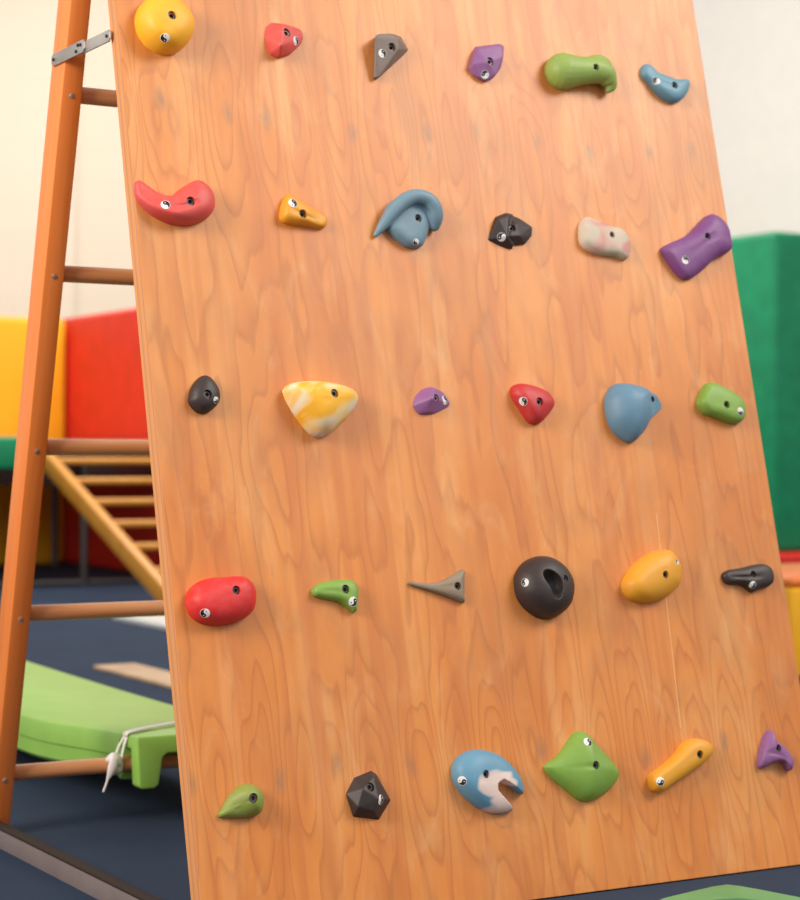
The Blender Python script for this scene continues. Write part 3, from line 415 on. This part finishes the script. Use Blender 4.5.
  {"color":"black","smooth":3,"label":"large black ball climbing hold with a deep oval finger pocket","br":4.5,"bs":6.5,"c":[701.6,509.6],"pieces":[["D",[[-94.7,-2.6],[-93.5,4.6],[-90.5,11.6],[-85.9,18.1],[-80.1,24.1],[-73.5,29.5],[-65.8,33.8],[-57.5,37.0],[-48.9,39.2],[-40.3,39.9],[-31.7,39.3],[-23.7,37.5],[-16.1,34.8],[-9.4,31.1],[-3.5,26.7],[2.0,22.0],[6.5,16.8],[10.1,11.2],[13.0,5.5],[15.2,-0.3],[16.5,-6.3],[16.7,-12.5],[15.8,-18.9],[14.0,-25.6],[11.7,-32.3],[8.6,-38.9],[4.2,-45.2],[-1.8,-50.6],[-8.7,-55.4],[-16.4,-59.6],[-24.5,-63.1],[-33.0,-65.3],[-41.8,-65.9],[-50.2,-64.6],[-58.1,-62.0],[-65.2,-58.3],[-71.9,-53.9],[-78.0,-49.0],[-83.4,-43.6],[-87.9,-37.6],[-91.4,-31.2],[-93.9,-24.4],[-95.0,-17.2],[-95.2,-9.9]],[[-54.0,-15.4,44.0]],0.85],["C",[[-54.2,4.1,46,10],[-42.0,-11.0,36,16],[-38.7,-27.1,42,11]]]],"bolt":[-17.0,-4.0,38.9],"badge":[[-89.5,-6.8,25.6],[-0.866,0.059,0.497],-60]},
  {"color":"amber2","smooth":6,"label":"large smooth yellow egg-shaped climbing hold, second row from the bottom","br":5.5,"bs":4.5,"c":[909.2,509.6],"pieces":[["D",[[-87.2,-18.0],[-86.5,-11.1],[-83.0,-4.7],[-78.4,1.4],[-73.2,7.4],[-67.3,13.2],[-60.8,18.6],[-53.7,23.5],[-46.3,28.1],[-38.7,32.3],[-30.8,36.1],[-22.7,39.4],[-14.2,41.9],[-5.6,43.7],[3.2,44.6],[11.7,44.9],[19.6,43.8],[26.1,40.7],[30.6,36.0],[33.7,30.6],[36.0,25.0],[37.7,19.2],[38.6,13.3],[38.3,7.1],[37.1,0.9],[35.6,-5.5],[33.8,-11.9],[30.4,-18.0],[24.8,-23.2],[17.9,-27.6],[10.6,-31.8],[3.1,-35.9],[-4.9,-39.5],[-13.3,-42.2],[-22.0,-43.9],[-30.9,-45.2],[-39.7,-45.9],[-48.4,-45.8],[-56.8,-44.8],[-64.8,-43.0],[-72.2,-40.3],[-78.6,-36.3],[-83.3,-30.9],[-86.0,-24.6]],[[-59.8,-14.3,32.0],[-15.7,4.7,34.0]],0.85]],"bolt":[-14.6,-3.0,33.6],"badge":[[16.9,18.8,28.3],[0.358,0.134,0.924],-80]},
  {"color":"black","smooth":3,"label":"flat black climbing hold near the right edge, second row from the bottom","br":5.2,"bs":6.5,"c":[1101.1,505.2],"pieces":[["D",[[-61.0,-0.8],[-59.6,4.3],[-54.4,7.8],[-48.0,10.0],[-41.4,11.4],[-34.5,11.9],[-27.6,12.5],[-20.6,13.1],[-13.5,14.1],[-6.6,15.3],[0.3,16.6],[7.2,17.8],[14.1,18.6],[20.9,19.2],[27.7,19.5],[34.1,18.8],[40.0,17.2],[45.0,14.7],[48.8,11.5],[51.1,7.6],[52.6,3.5],[53.3,-0.8],[52.9,-5.3],[51.8,-9.9],[49.3,-14.4],[44.9,-18.2],[39.1,-21.2],[32.5,-23.2],[25.6,-24.4],[18.5,-25.5],[11.6,-26.9],[5.4,-29.5],[-1.1,-31.0],[-6.2,-28.4],[-10.6,-24.9],[-14.8,-21.0],[-19.9,-17.9],[-26.3,-16.6],[-33.0,-16.1],[-39.7,-15.5],[-46.5,-15.2],[-52.9,-14.2],[-57.4,-10.5],[-59.7,-5.8]],[[-51.1,-3.3,12.0],[-13.6,-7.7,20.0],[18.1,-4.6,18.0]],0.7]],"bolt":[-3.3,-0.6,18.8],"badge":[[-7.3,-19.8,17.7],[-0.129,-0.423,0.897],100]},
  {"color":"olive","smooth":4,"label":"small green teardrop climbing hold at the bottom left of the plywood","br":6.3,"bs":7.2,"c":[93.7,199.1],"pieces":[["D",[[-54.9,-18.9],[-52.8,-15.4],[-49.9,-12.1],[-47.0,-8.6],[-44.3,-5.0],[-41.6,-1.4],[-38.8,2.3],[-35.7,5.8],[-32.3,9.1],[-28.8,12.2],[-25.1,15.2],[-21.2,17.9],[-17.1,20.1],[-12.6,21.7],[-7.8,22.3],[-3.0,21.9],[1.6,21.0],[5.8,19.3],[9.6,16.9],[12.9,14.1],[15.4,10.9],[17.4,7.4],[18.7,3.9],[19.3,0.2],[19.3,-3.6],[18.8,-7.5],[17.9,-11.4],[16.7,-15.3],[15.0,-19.0],[12.3,-22.3],[8.5,-24.5],[4.1,-25.9],[-0.4,-26.8],[-5.2,-27.2],[-10.1,-27.4],[-15.0,-27.3],[-20.0,-27.0],[-25.0,-26.6],[-29.9,-26.1],[-34.8,-25.6],[-39.7,-25.1],[-44.6,-24.6],[-49.2,-24.0],[-53.5,-22.6]],[[-29.9,-10.4,14.0],[-10.6,-1.9,30.0]],0.9]],"bolt":[-7.0,-0.7,29.5],"badge":None},
  {"color":"black","smooth":4,"label":"black faceted hexagonal climbing hold in the bottom row","br":6,"bs":7.2,"c":[290.2,199.4],"pieces":[["H",[[-36.0,-6.3,0],[-18.3,17.2,0],[12.5,25.5,0],[20.6,20.3,0],[41.6,-21.7,0],[16.7,-49.9,0],[-27.5,-41.5,0],[-17.7,-2.4,23],[8.0,14.4,15],[7.4,-19.5,24],[-0.4,-37.8,18],[-26.9,-28.1,18],[28.5,-19.8,8]]]],"bolt":[-3.0,-0.3,20.4],"badge":[[13.5,-21.1,18.9],[0.51,-0.312,0.801],120]},
  {"color":"bluemarble","smooth":2,"label":"blue and white marbled oval climbing hold with an open mouth-like slot","br":5.5,"bs":7.2,"c":[500.0,202.8],"pieces":[["D",[[-55.2,8.9],[-53.7,16.3],[-50.0,23.2],[-44.0,29.0],[-36.9,33.8],[-28.8,37.5],[-20.1,39.7],[-11.1,40.6],[-2.2,40.0],[6.6,38.5],[15.2,36.2],[23.4,33.3],[31.1,29.7],[38.3,25.3],[44.8,20.2],[50.5,14.5],[55.9,8.6],[60.9,2.6],[65.2,-3.6],[68.5,-10.1],[70.6,-17.0],[71.7,-23.9],[71.6,-30.9],[69.1,-37.7],[65.0,-44.0],[60.4,-50.3],[54.9,-56.0],[47.5,-60.0],[39.0,-62.1],[30.1,-63.4],[21.0,-63.6],[12.0,-62.5],[3.4,-60.4],[-4.7,-57.1],[-12.1,-52.9],[-19.1,-48.1],[-25.7,-43.0],[-32.0,-37.5],[-37.7,-31.7],[-42.9,-25.7],[-47.6,-19.4],[-51.4,-12.8],[-54.1,-5.8],[-55.5,1.5]],[[-19.3,-10.8,30.0],[15.4,-19.4,26.0]],0.8],["X",[[25.7,-10.3],[43.1,-20.3],[61.9,-33.6],[104.5,-55.3],[71.8,-80.8],[41.4,-56.2],[24.9,-40.8],[11.9,-27.2],[12.6,-16.3]]]],"bolt":[-8.7,-0.7,28.7],"badge":[[-48.8,-7.4,18.8],[-0.79,-0.238,0.565],90]},
  {"color":"green2","smooth":6,"label":"large green diamond-shaped climbing hold in the bottom row","br":5.8,"bs":7.2,"c":[712.1,201.0],"pieces":[["D",[[-95.0,5.9],[-87.9,10.6],[-79.3,13.7],[-71.0,17.8],[-63.4,23.0],[-56.3,28.8],[-49.7,35.0],[-43.6,41.5],[-37.2,47.8],[-30.4,53.7],[-22.3,57.8],[-13.2,57.7],[-5.7,53.5],[-0.2,47.4],[4.9,41.0],[10.4,34.6],[16.2,28.0],[22.1,21.5],[28.1,15.1],[33.7,8.7],[39.0,2.4],[44.0,-3.8],[48.0,-10.0],[49.3,-16.7],[46.4,-23.2],[41.4,-29.3],[35.0,-35.1],[27.6,-40.4],[19.6,-45.3],[11.1,-49.4],[2.0,-52.8],[-7.4,-55.3],[-16.9,-56.6],[-26.3,-56.3],[-34.8,-53.2],[-42.1,-48.5],[-48.8,-43.0],[-55.5,-37.2],[-62.3,-31.4],[-69.2,-25.7],[-75.9,-20.1],[-82.3,-14.2],[-87.9,-7.9],[-92.3,-1.3]],[[-78.9,1.2,14.0],[-22.6,-1.9,34.0]],0.95]],"bolt":[-13.3,-1.0,33.6],"badge":[[-18.2,37.3,25.7],[-0.063,0.438,0.897],120]},
  {"color":"amber2","smooth":4,"label":"long diagonal amber climbing hold in the bottom row","br":6,"bs":7.2,"c":[926.9,202.4],"pieces":[["D",[[-106.5,-31.3],[-103.6,-25.2],[-96.9,-21.1],[-89.3,-17.9],[-81.4,-14.5],[-73.8,-10.8],[-66.4,-6.8],[-59.1,-2.7],[-52.0,1.6],[-45.3,6.3],[-39.4,11.6],[-33.8,17.0],[-27.3,21.6],[-19.7,25.0],[-11.4,27.2],[-2.8,28.2],[5.8,27.1],[13.9,25.2],[21.1,22.3],[27.0,18.6],[30.9,14.3],[32.6,9.8],[32.1,5.2],[29.7,0.5],[25.2,-4.1],[19.3,-8.4],[12.3,-12.5],[5.0,-16.4],[-2.5,-20.1],[-10.1,-23.6],[-18.0,-26.8],[-25.9,-30.1],[-33.8,-33.5],[-41.7,-36.8],[-49.6,-40.0],[-57.5,-43.1],[-65.3,-46.4],[-72.8,-49.9],[-80.2,-53.5],[-88.3,-55.1],[-96.4,-54.2],[-103.1,-50.5],[-105.9,-44.3],[-107.1,-37.8]],[[-99.2,-37.1,22.0],[-53.0,-14.5,24.0],[-11.1,3.8,26.0]],0.7]],"bolt":[-8.5,-0.5,25.7],"badge":[[-96.3,-38.1,22.1],[-0.033,-0.026,0.999],70]},
  {"color":"purple","smooth":3,"label":"small purple beak-shaped climbing hold at the bottom right of the plywood","br":5.5,"bs":7.2,"c":[1098.2,201.1],"pieces":[["D",[[-42.4,-24.8],[-41.3,-20.1],[-39.8,-15.3],[-38.0,-10.2],[-35.8,-5.0],[-33.5,0.2],[-31.0,5.3],[-28.3,10.4],[-25.5,15.3],[-22.5,20.1],[-18.9,24.6],[-14.6,28.5],[-10.1,31.5],[-5.5,32.8],[-4.5,27.4],[-5.1,21.8],[-2.2,17.0],[2.8,12.9],[8.7,9.4],[14.0,5.8],[18.5,2.2],[22.3,-1.8],[25.6,-6.0],[28.5,-10.2],[30.9,-14.4],[32.6,-18.4],[33.6,-22.3],[33.7,-26.1],[32.7,-30.1],[30.6,-34.2],[28.1,-38.9],[22.7,-40.5],[19.0,-36.9],[16.1,-32.6],[13.3,-28.0],[9.7,-23.9],[3.3,-22.6],[-3.5,-22.7],[-10.2,-24.3],[-16.9,-26.1],[-23.4,-28.5],[-29.7,-30.6],[-36.1,-31.7],[-41.7,-29.4]],[[-32.5,-4.8,18.0],[-15.0,-3.3,24.0],[9.0,-23.5,20.0]],0.75]],"bolt":[-6.7,-0.4,22.9],"badge":None}]
GROUP = 'climbing holds bolted to the plywood panel'
def bolt_mesh(r):
    bm = bmesh.new(); seg = 24; hx = r*.52
    ang = [2*math.pi*k/seg for k in range(seg)]
    def circ(q, z): return [bm.verts.new((q*math.cos(a), q*math.sin(a), z)) for a in ang]
    def hexa(q, z):
        out = []
        for a in ang:
            s = (a % (math.pi/3))-math.pi/6; d = q*math.cos(math.pi/6)/math.cos(s); out.append(bm.verts.new((d*math.cos(a), d*math.sin(a), z)))
        return out
    rg = [circ(r*.97, -.0062), circ(r*.97, -.0012), circ(r*.86, 0), hexa(hx, 0), hexa(hx, -.004)]
    for p, q in zip(rg, rg[1:]):
        for i in range(seg): bm.faces.new((p[i], p[(i+1) % seg], q[(i+1) % seg], q[i]))
    bm.faces.new(rg[0][::-1]); bm.faces.new(rg[-1])
    return mesh_from(bm, 'bolt')
def badge_mesh(bvh, pos, nor, ang, R):
    """round two-tone yin-yang badge laid on the grip surface"""
    n = Vector(nor).normalized(); c = Vector(pos); x = Vector((1, 0, 0)); x = (x-n*x.dot(n)).normalized(); y = n.cross(x)
    ca, sa = math.cos(math.radians(ang)), math.sin(math.radians(ang))
    bm = bmesh.new(); NR, NS = 14, 56; rings = []
    def vert(a, b):
        p = c+x*a+y*b; l, nn, i, d = bvh.ray_cast(p+n*.006, -n, .02)
        if l is None: l = p
        return bm.verts.new(l+n*.00045)
    ctr = vert(0, 0)
    for k in range(1, NR+1):
        r = R*k/NR; rings.append([vert(r*math.cos(2*math.pi*s/NS), r*math.sin(2*math.pi*s/NS)) for s in range(NS)])
    def white(a, b):
        # a, b in units of R, rotated so that +u is the white side
        u = a*ca+b*sa; v = -a*sa+b*ca
        if math.hypot(a, b) > .96: return 1
        if math.hypot(u, v-.5) < .12: return 0
        if math.hypot(u, v+.5) < .12: return 1
        if math.hypot(u, v-.5) < .5: return 1
        if math.hypot(u, v+.5) < .5: return 0
        return 1 if u > 0 else 0
    def face(vs, a, b): f = bm.faces.new(vs); f.material_index = 0 if white(a, b) else 1
    for s in range(NS):
        t = 2*math.pi*(s+.5)/NS; face((ctr, rings[0][s], rings[0][(s+1) % NS]), .5/NR*math.cos(t), .5/NR*math.sin(t))
        for k in range(NR-1):
            r = (k+1.5)/NR; face((rings[k][s], rings[k+1][s], rings[k+1][(s+1) % NS], rings[k][(s+1) % NS]), r*math.cos(t), r*math.sin(t))
    rim = [bm.verts.new(v.co-n*.002) for v in rings[-1]]
    for s in range(NS): bm.faces.new((rings[-1][s], rim[s], rim[(s+1) % NS], rings[-1][(s+1) % NS]))
    me = bpy.data.meshes.new('badge'); bm.to_mesh(me); bm.free(); return me
for h in HOLDS:
    root = empty('climbing_hold', h['label'], 'climbing hold', BOARD @ Matrix.Translation((h['c'][0]*.001, h['c'][1]*.001, 0)), GROUP)
    g = grip_mesh(h)
    bb = bmesh.new(); bb.from_mesh(g); bvh = BVHTree.FromBMesh(bb)
    bx, by, bz = (v*.001 for v in h['bolt']); r = h['br']*.00118
    cb = bmesh.new(); cyl(cb, (bx, by, bz-.011), (bx, by, bz+.03), r, 32); cut = mesh_from(cb, 'hole')
    g = applied(g, [('CUT', cut)])
    obj('grip', g, HC[h['color']], root, angle=42)
    bo = obj('bolt', bolt_mesh(r), M_BOLT, root, angle=35); bo.location = (bx, by, bz-.0045)
    if h['badge']:
        p, n, a = h['badge']
        obj('yin_yang_badge', badge_mesh(bvh, [v*.001 for v in p], n, a, h['bs']*.00104), [M_WHITE, M_BLACK], root, smooth=False)
    bb.free()

# ---------------- floor bar at the foot of the frame ----------------
fb = empty('floor_bar', 'low grey felt-faced bar on the floor running from the ladder foot to the panel', 'floor bar', Matrix.Translation((-.026, 0, 0)))
obj('felt_face', mesh_from(boxmesh((0, -.6, 0), (.022, 2.4, .032), .001), 'felt_face'), M_BAR, fb, angle=30)
obj('dark_cap', mesh_from(boxmesh((-.001, -.6, .0322), (.0195, 2.4, .0395), .0025, 3), 'dark_cap'), M_BARTOP, fb, angle=30)

# ---------------- lime plastic plank hooked on the lowest rung ----------------
pk = empty('plastic_plank', 'lime green plastic balance plank hooked over the lowest ladder rung', 'balance plank', Matrix.Translation((.254, .87, 0)))
PW = .35
def top_z(y): # y from the hooked end
    t = min(max(y/.6, 0), 1); t = t*t*(3-2*t); return .172-.028*t+.012*max(0, (y-.6))**1.4
bm = bmesh.new(); NY = 40; prof = []
def section(y):
    zt = top_z(y); e = .012
    base = zt-.074-.012*min(1, y/.4); g = zt-.045
    pts = [(0, g), (0, zt-e), (.003, zt-e*.35), (e, zt)]
    pts += [(PW-e, zt), (PW-.003, zt-e*.35), (PW, zt-e), (PW, g), (PW-.004, g-.003), (PW-.004, base+.008), (PW-.014, base), (.014, base), (.004, base+.008), (.004, g-.003)]
    return pts
ys = [.062+(1.75-.062)*(k/NY) for k in range(NY+1)]
rg = [[bm.verts.new((x, y, z)) for x, z in section(y)] for y in ys]
n = len(rg[0])
for p, q in zip(rg, rg[1:]):
    for i in range(n): bm.faces.new((p[i], p[(i+1) % n], q[(i+1) % n], q[i]))
bm.faces.new(rg[0]); bm.faces.new(rg[-1][::-1])
obj('plank_body', mesh_from(bm, 'plank_body'), M_LIME, pk, angle=28)
# moulded end: flat bridge over the rung and three lugs hanging in front of it
bm = bmesh.new()
o = [(.004, .080), (.011, .074), (.037, .074), (.045, .080), (.053, .130), (.062, .138), (PW/2-.048, .136), (PW/2-.038, .128), (PW/2-.030, .080), (PW/2-.022, .074), (PW/2+.022, .074), (PW/2+.030, .080), (PW/2+.038, .128), (PW/2+.048, .136), (PW-.080, .136), (PW-.070, .128), (PW-.060, .080), (PW-.052, .074), (PW-.008, .074), (PW, .080), (PW, .172), (0, .172)]
prism(bm, o, -.020, .0135, 1, .004)
box(bm, (0, .005, .146), (PW, .070, .1722), .004, 3)
obj('hook_end', mesh_from(bm, 'hook_end'), M_LIME, pk, angle=40)
for xa in (.004, PW/2-.03, PW-.054): obj('rear_lug', mesh_from(boxmesh((xa, .062, .080), (xa+.05, .085, .125), .006, 3), 'rear_lug'), M_LIME, pk, angle=40)

# cord tied round the plank end and the rung
RZ = (lad.matrix_world @ Vector((.2, SD/2, RUNGS[0])))
cr = empty('tied_cord', 'white flat cord tied around the lime plank end and the lowest rung', 'cord', Matrix.Translation((.24, RZ.y, RZ.z)))
def ribbon(name, pts, w, parent, th=.0035, wdir=(0, 1, 0)):
    P = catmull(pts, 8); V = [Vector(p) for p in P]; b = bmesh.new(); rr = []
    for i, v in enumerate(V):
        t = (V[min(i+1, len(V)-1)]-V[max(i-1, 0)]).normalized(); wd = Vector(wdir); wd = (wd-t*wd.dot(t)).normalized(); nn = t.cross(wd)
        rr.append([b.verts.new(v+wd*w*math.cos(a)+nn*th*math.sin(a)) for a in [2*math.pi*k/12 for k in range(12)]])
    for p, q in zip(rr, rr[1:]):
        for i in range(12): b.faces.new((p[i], p[(i+1) % 12], q[(i+1) % 12], q[i]))
    b.faces.new(rr[0][::-1]); b.faces.new(rr[-1])
    me = mesh_from(b, name); o = obj(name, me, M_CORD, parent); o.matrix_parent_inverse = parent.matrix_world.inverted(); return o
ry, rz = RZ.y, RZ.z
x0 = .254
ribbon('cord_loop', [(x0-.013, ry-.018, rz-.010), (x0-.011, ry-.019, rz+.02), (x0-.002, ry-.018, .164), (x0+.010, ry-.018, .1765), (x0+.14, ry+.066, .1755), (x0+PW-.01, ry+.19, .172), (x0+PW+.008, ry+.19, .15), (x0+PW+.008, ry+.10, rz)], .0042, cr, .002)
ribbon('cord_loop', [(x0-.026, ry-.019, rz+.012), (x0-.018, ry-.018, rz+.035), (x0-.004, ry-.012, .166), (x0+.008, ry-.010, .1768), (x0+.14, ry+.074, .1756), (x0+PW-.01, ry+.198, .172), (x0+PW+.008, ry+.198, .15), (x0+PW+.008, ry+.11, rz)], .003, cr, .0018)
for xc in (x0-.013, x0-.022):
    ribbon('cord_coil', [(xc+.0015*math.sin(a), ry+.0175*math.cos(a), rz+.0175*math.sin(a)) for a in [2*math.pi*i/12 for i in range(13)]], .0048, cr, .0022, (1, 0, 0))
kb = bmesh.new(); swept(kb, [(x0-.036, ry-.016, rz+.013, .006), (x0-.028, ry-.021, rz+.017, .0095), (x0-.018, ry-.019, rz+.008, .008)], 16)
k = obj('knot', mesh_from(kb, 'knot'), M_CORD, cr); k.matrix_parent_inverse = cr.matrix_world.inverted()
kb = bmesh.new(); swept(kb, [(x0-.029, ry-.024, rz+.022, .005), (x0-.031, ry-.029, rz+.010, .0085), (x0-.035, ry-.030, rz-.003, .0085), (x0-.040, ry-.028, rz-.016, .005), (x0-.043, ry-.027, rz-.022, .0028)], 16)
for v in kb.verts: v.co.y = ry-.027+(v.co.y-ry+.027)*.5
k = obj('cord_end', mesh_from(kb, 'cord_end'), M_CORD, cr); k.matrix_parent_inverse = cr.matrix_world.inverted()
ribbon('cord_tail', [(x0-.042, ry-.027, rz-.020), (x0-.046, ry-.027, rz-.032), (x0-.051, ry-.026, rz-.045)], .0022, cr, .002, (1, 0, 0))

# ---------------- things on the floor ----------------
bm = bmesh.new()
ol = [(x, y-.022) for x, y in [(.655, -.170), (.685, -.115), (.74, -.085), (.80, -.070), (.862, -.056), (.893, -.055), (.905, -.075), (.915, -.11), (.93, -.17), (.95, -.26), (.93, -.34), (.80, -.38), (.68, -.33), (.63, -.24)]]
prism(bm, ol, .001, .007, 2, .0015)
gm = empty('foam_leaf_mat', 'thin green foam shape lying on the dark floor in front of the panel', 'foam mat', Matrix.Translation((.8, -.2, 0)))
o = obj('foam_sheet', mesh_from(bm, 'foam_sheet'), M_PINK, gm, angle=40); o.matrix_parent_inverse = gm.matrix_world.inverted()
bm = bmesh.new(); prism(bm, [(.72, -.20), (.76, -.168), (.80, -.160), (.84, -.17), (.86, -.20), (.87, -.26), (.80, -.32), (.72, -.27)], .007, .0085, 2)
o = obj('foam_inlay', mesh_from(bm, 'foam_inlay'), M_PINKD, gm, smooth=False); o.matrix_parent_inverse = gm.matrix_world.inverted(); tag(o, 'darker green inset')
tag(obj('wooden_plank', mesh_from(boxmesh((1.2, 2.3, .0), (1.345, 3.45, .012), .003), 'wooden_plank'), M_TAN, angle=30), 'pale tan wooden plank lying on the dark floor beyond the lime plank', 'plank')
tag(obj('white_mat', mesh_from(boxmesh((1.96, 3.5, .0), (2.3, 5.15, .02), .004), 'white_mat'), M_WM, angle=30), 'thin white mat on the dark floor behind the ladder', 'mat')

# ---------------- second climbing frame further back ----------------
fx, fy = 2.30, 5.35; al = math.atan2(.62, 1.57); LL = 1.78
bg = empty('tilted_climbing_ladder', 'yellow varnished wooden ladder frame tilted low above the floor in the background', 'climbing ladder', Matrix.Translation((fx, fy, .02)) @ Matrix.Rotation(al, 4, 'X'))
for x in (0, .72):
    obj('stile', mesh_from(boxmesh((x, 0, -.03), (x+.05, LL, .06), .01, 2), 'stile'), M_BGW, bg, angle=40)
for k in range(7):
    y = .10+k*.262
    b = bmesh.new(); cyl(b, (.04, y, .01), (.725, y, .01), .0175, 16); obj('rung', mesh_from(b, 'rung'), M_BGW, bg, angle=40)

# ---------------- padded table / trampoline ----------------
tb = empty('padded_trampoline', 'long low trampoline with a green padded edge before the yellow and red mats', 'trampoline', Matrix.Translation((1.9, 7.10, 0)))
obj('bed', mesh_from(boxmesh((-1.3, .0, .715), (1.31, 1.86, .748), .01), 'bed'), M_TAN, tb, angle=30)
obj('edge_pad', mesh_from(boxmesh((-1.3, -.05, .60), (.47, .14, .765), .02, 3), 'edge_pad'), M_MG, tb, angle=40)
obj('frame_skirt', mesh_from(boxmesh((-1.3, .16, .52), (1.2, .20, .70), .005), 'frame_skirt'), M_STEEL, tb, angle=40)
for x, y in ((-1.2, .1), (.74, .1), (1.2, 1.75), (-1.2, 1.75)):
    b = bmesh.new(); cyl(b, (x, y, 0), (x, y, .716), .022, 16); obj('leg', mesh_from(b, 'leg'), M_STEEL, tb, angle=40)
b = bmesh.new(); cyl(b, (-1.2, .1, .015), (1.14, .1, .015), .015, 14); obj('floor_rail', mesh_from(b, 'floor_rail'), M_STEEL, tb, angle=40)

# ---------------- tall soft mats ----------------
def softmat(name, lo, hi, m, label, bev=.04):
    return tag(obj(name, mesh_from(boxmesh(lo, hi, bev, 4), name), m, angle=50), label, 'crash mat')
softmat('crash_mat', (1.0, 9.0, 0), (3.23, 9.35, 1.5), M_MY, 'tall yellow crash mat standing against the cream wall')
softmat('crash_mat', (3.24, 6.6, 0), (3.6, 9.35, 1.51), M_MR, 'tall red crash mat standing beside the yellow one behind the ladder')
softmat('floor_mat', (6.08, 5.95, .0), (8.3, 9.0, .13), M_MR, 'flat red floor mat under the tall green mat at right', .02)
softmat('crash_mat', (6.42, 6.2, .131), (6.80, 8.9, 1.97), M_MG, 'tall dark green crash mat standing on the red floor mat at right')
softmat('crash_mat', (6.82, 6.2, .131), (8.2, 6.55, 1.96), M_MG, 'tall green crash mat facing forward at the right picture edge')
bk = empty('soft_play_block', 'low yellow soft play block with an orange top at the right edge', 'play block', Matrix.Translation((3.2, 2.6, 0)))
bk.location = (3.0, 2.16, 0)
o = obj('block_body', mesh_from(boxmesh((0, 0, 0), (.9, .6, .285), .015, 3), 'block_body'), M_MY, bk, angle=40)
o = tag(obj('top_panel', mesh_from(boxmesh((.0, .0, .2855), (.9, .6, .318), .014, 3), 'top_panel'), M_MO, bk, angle=40), 'orange top')
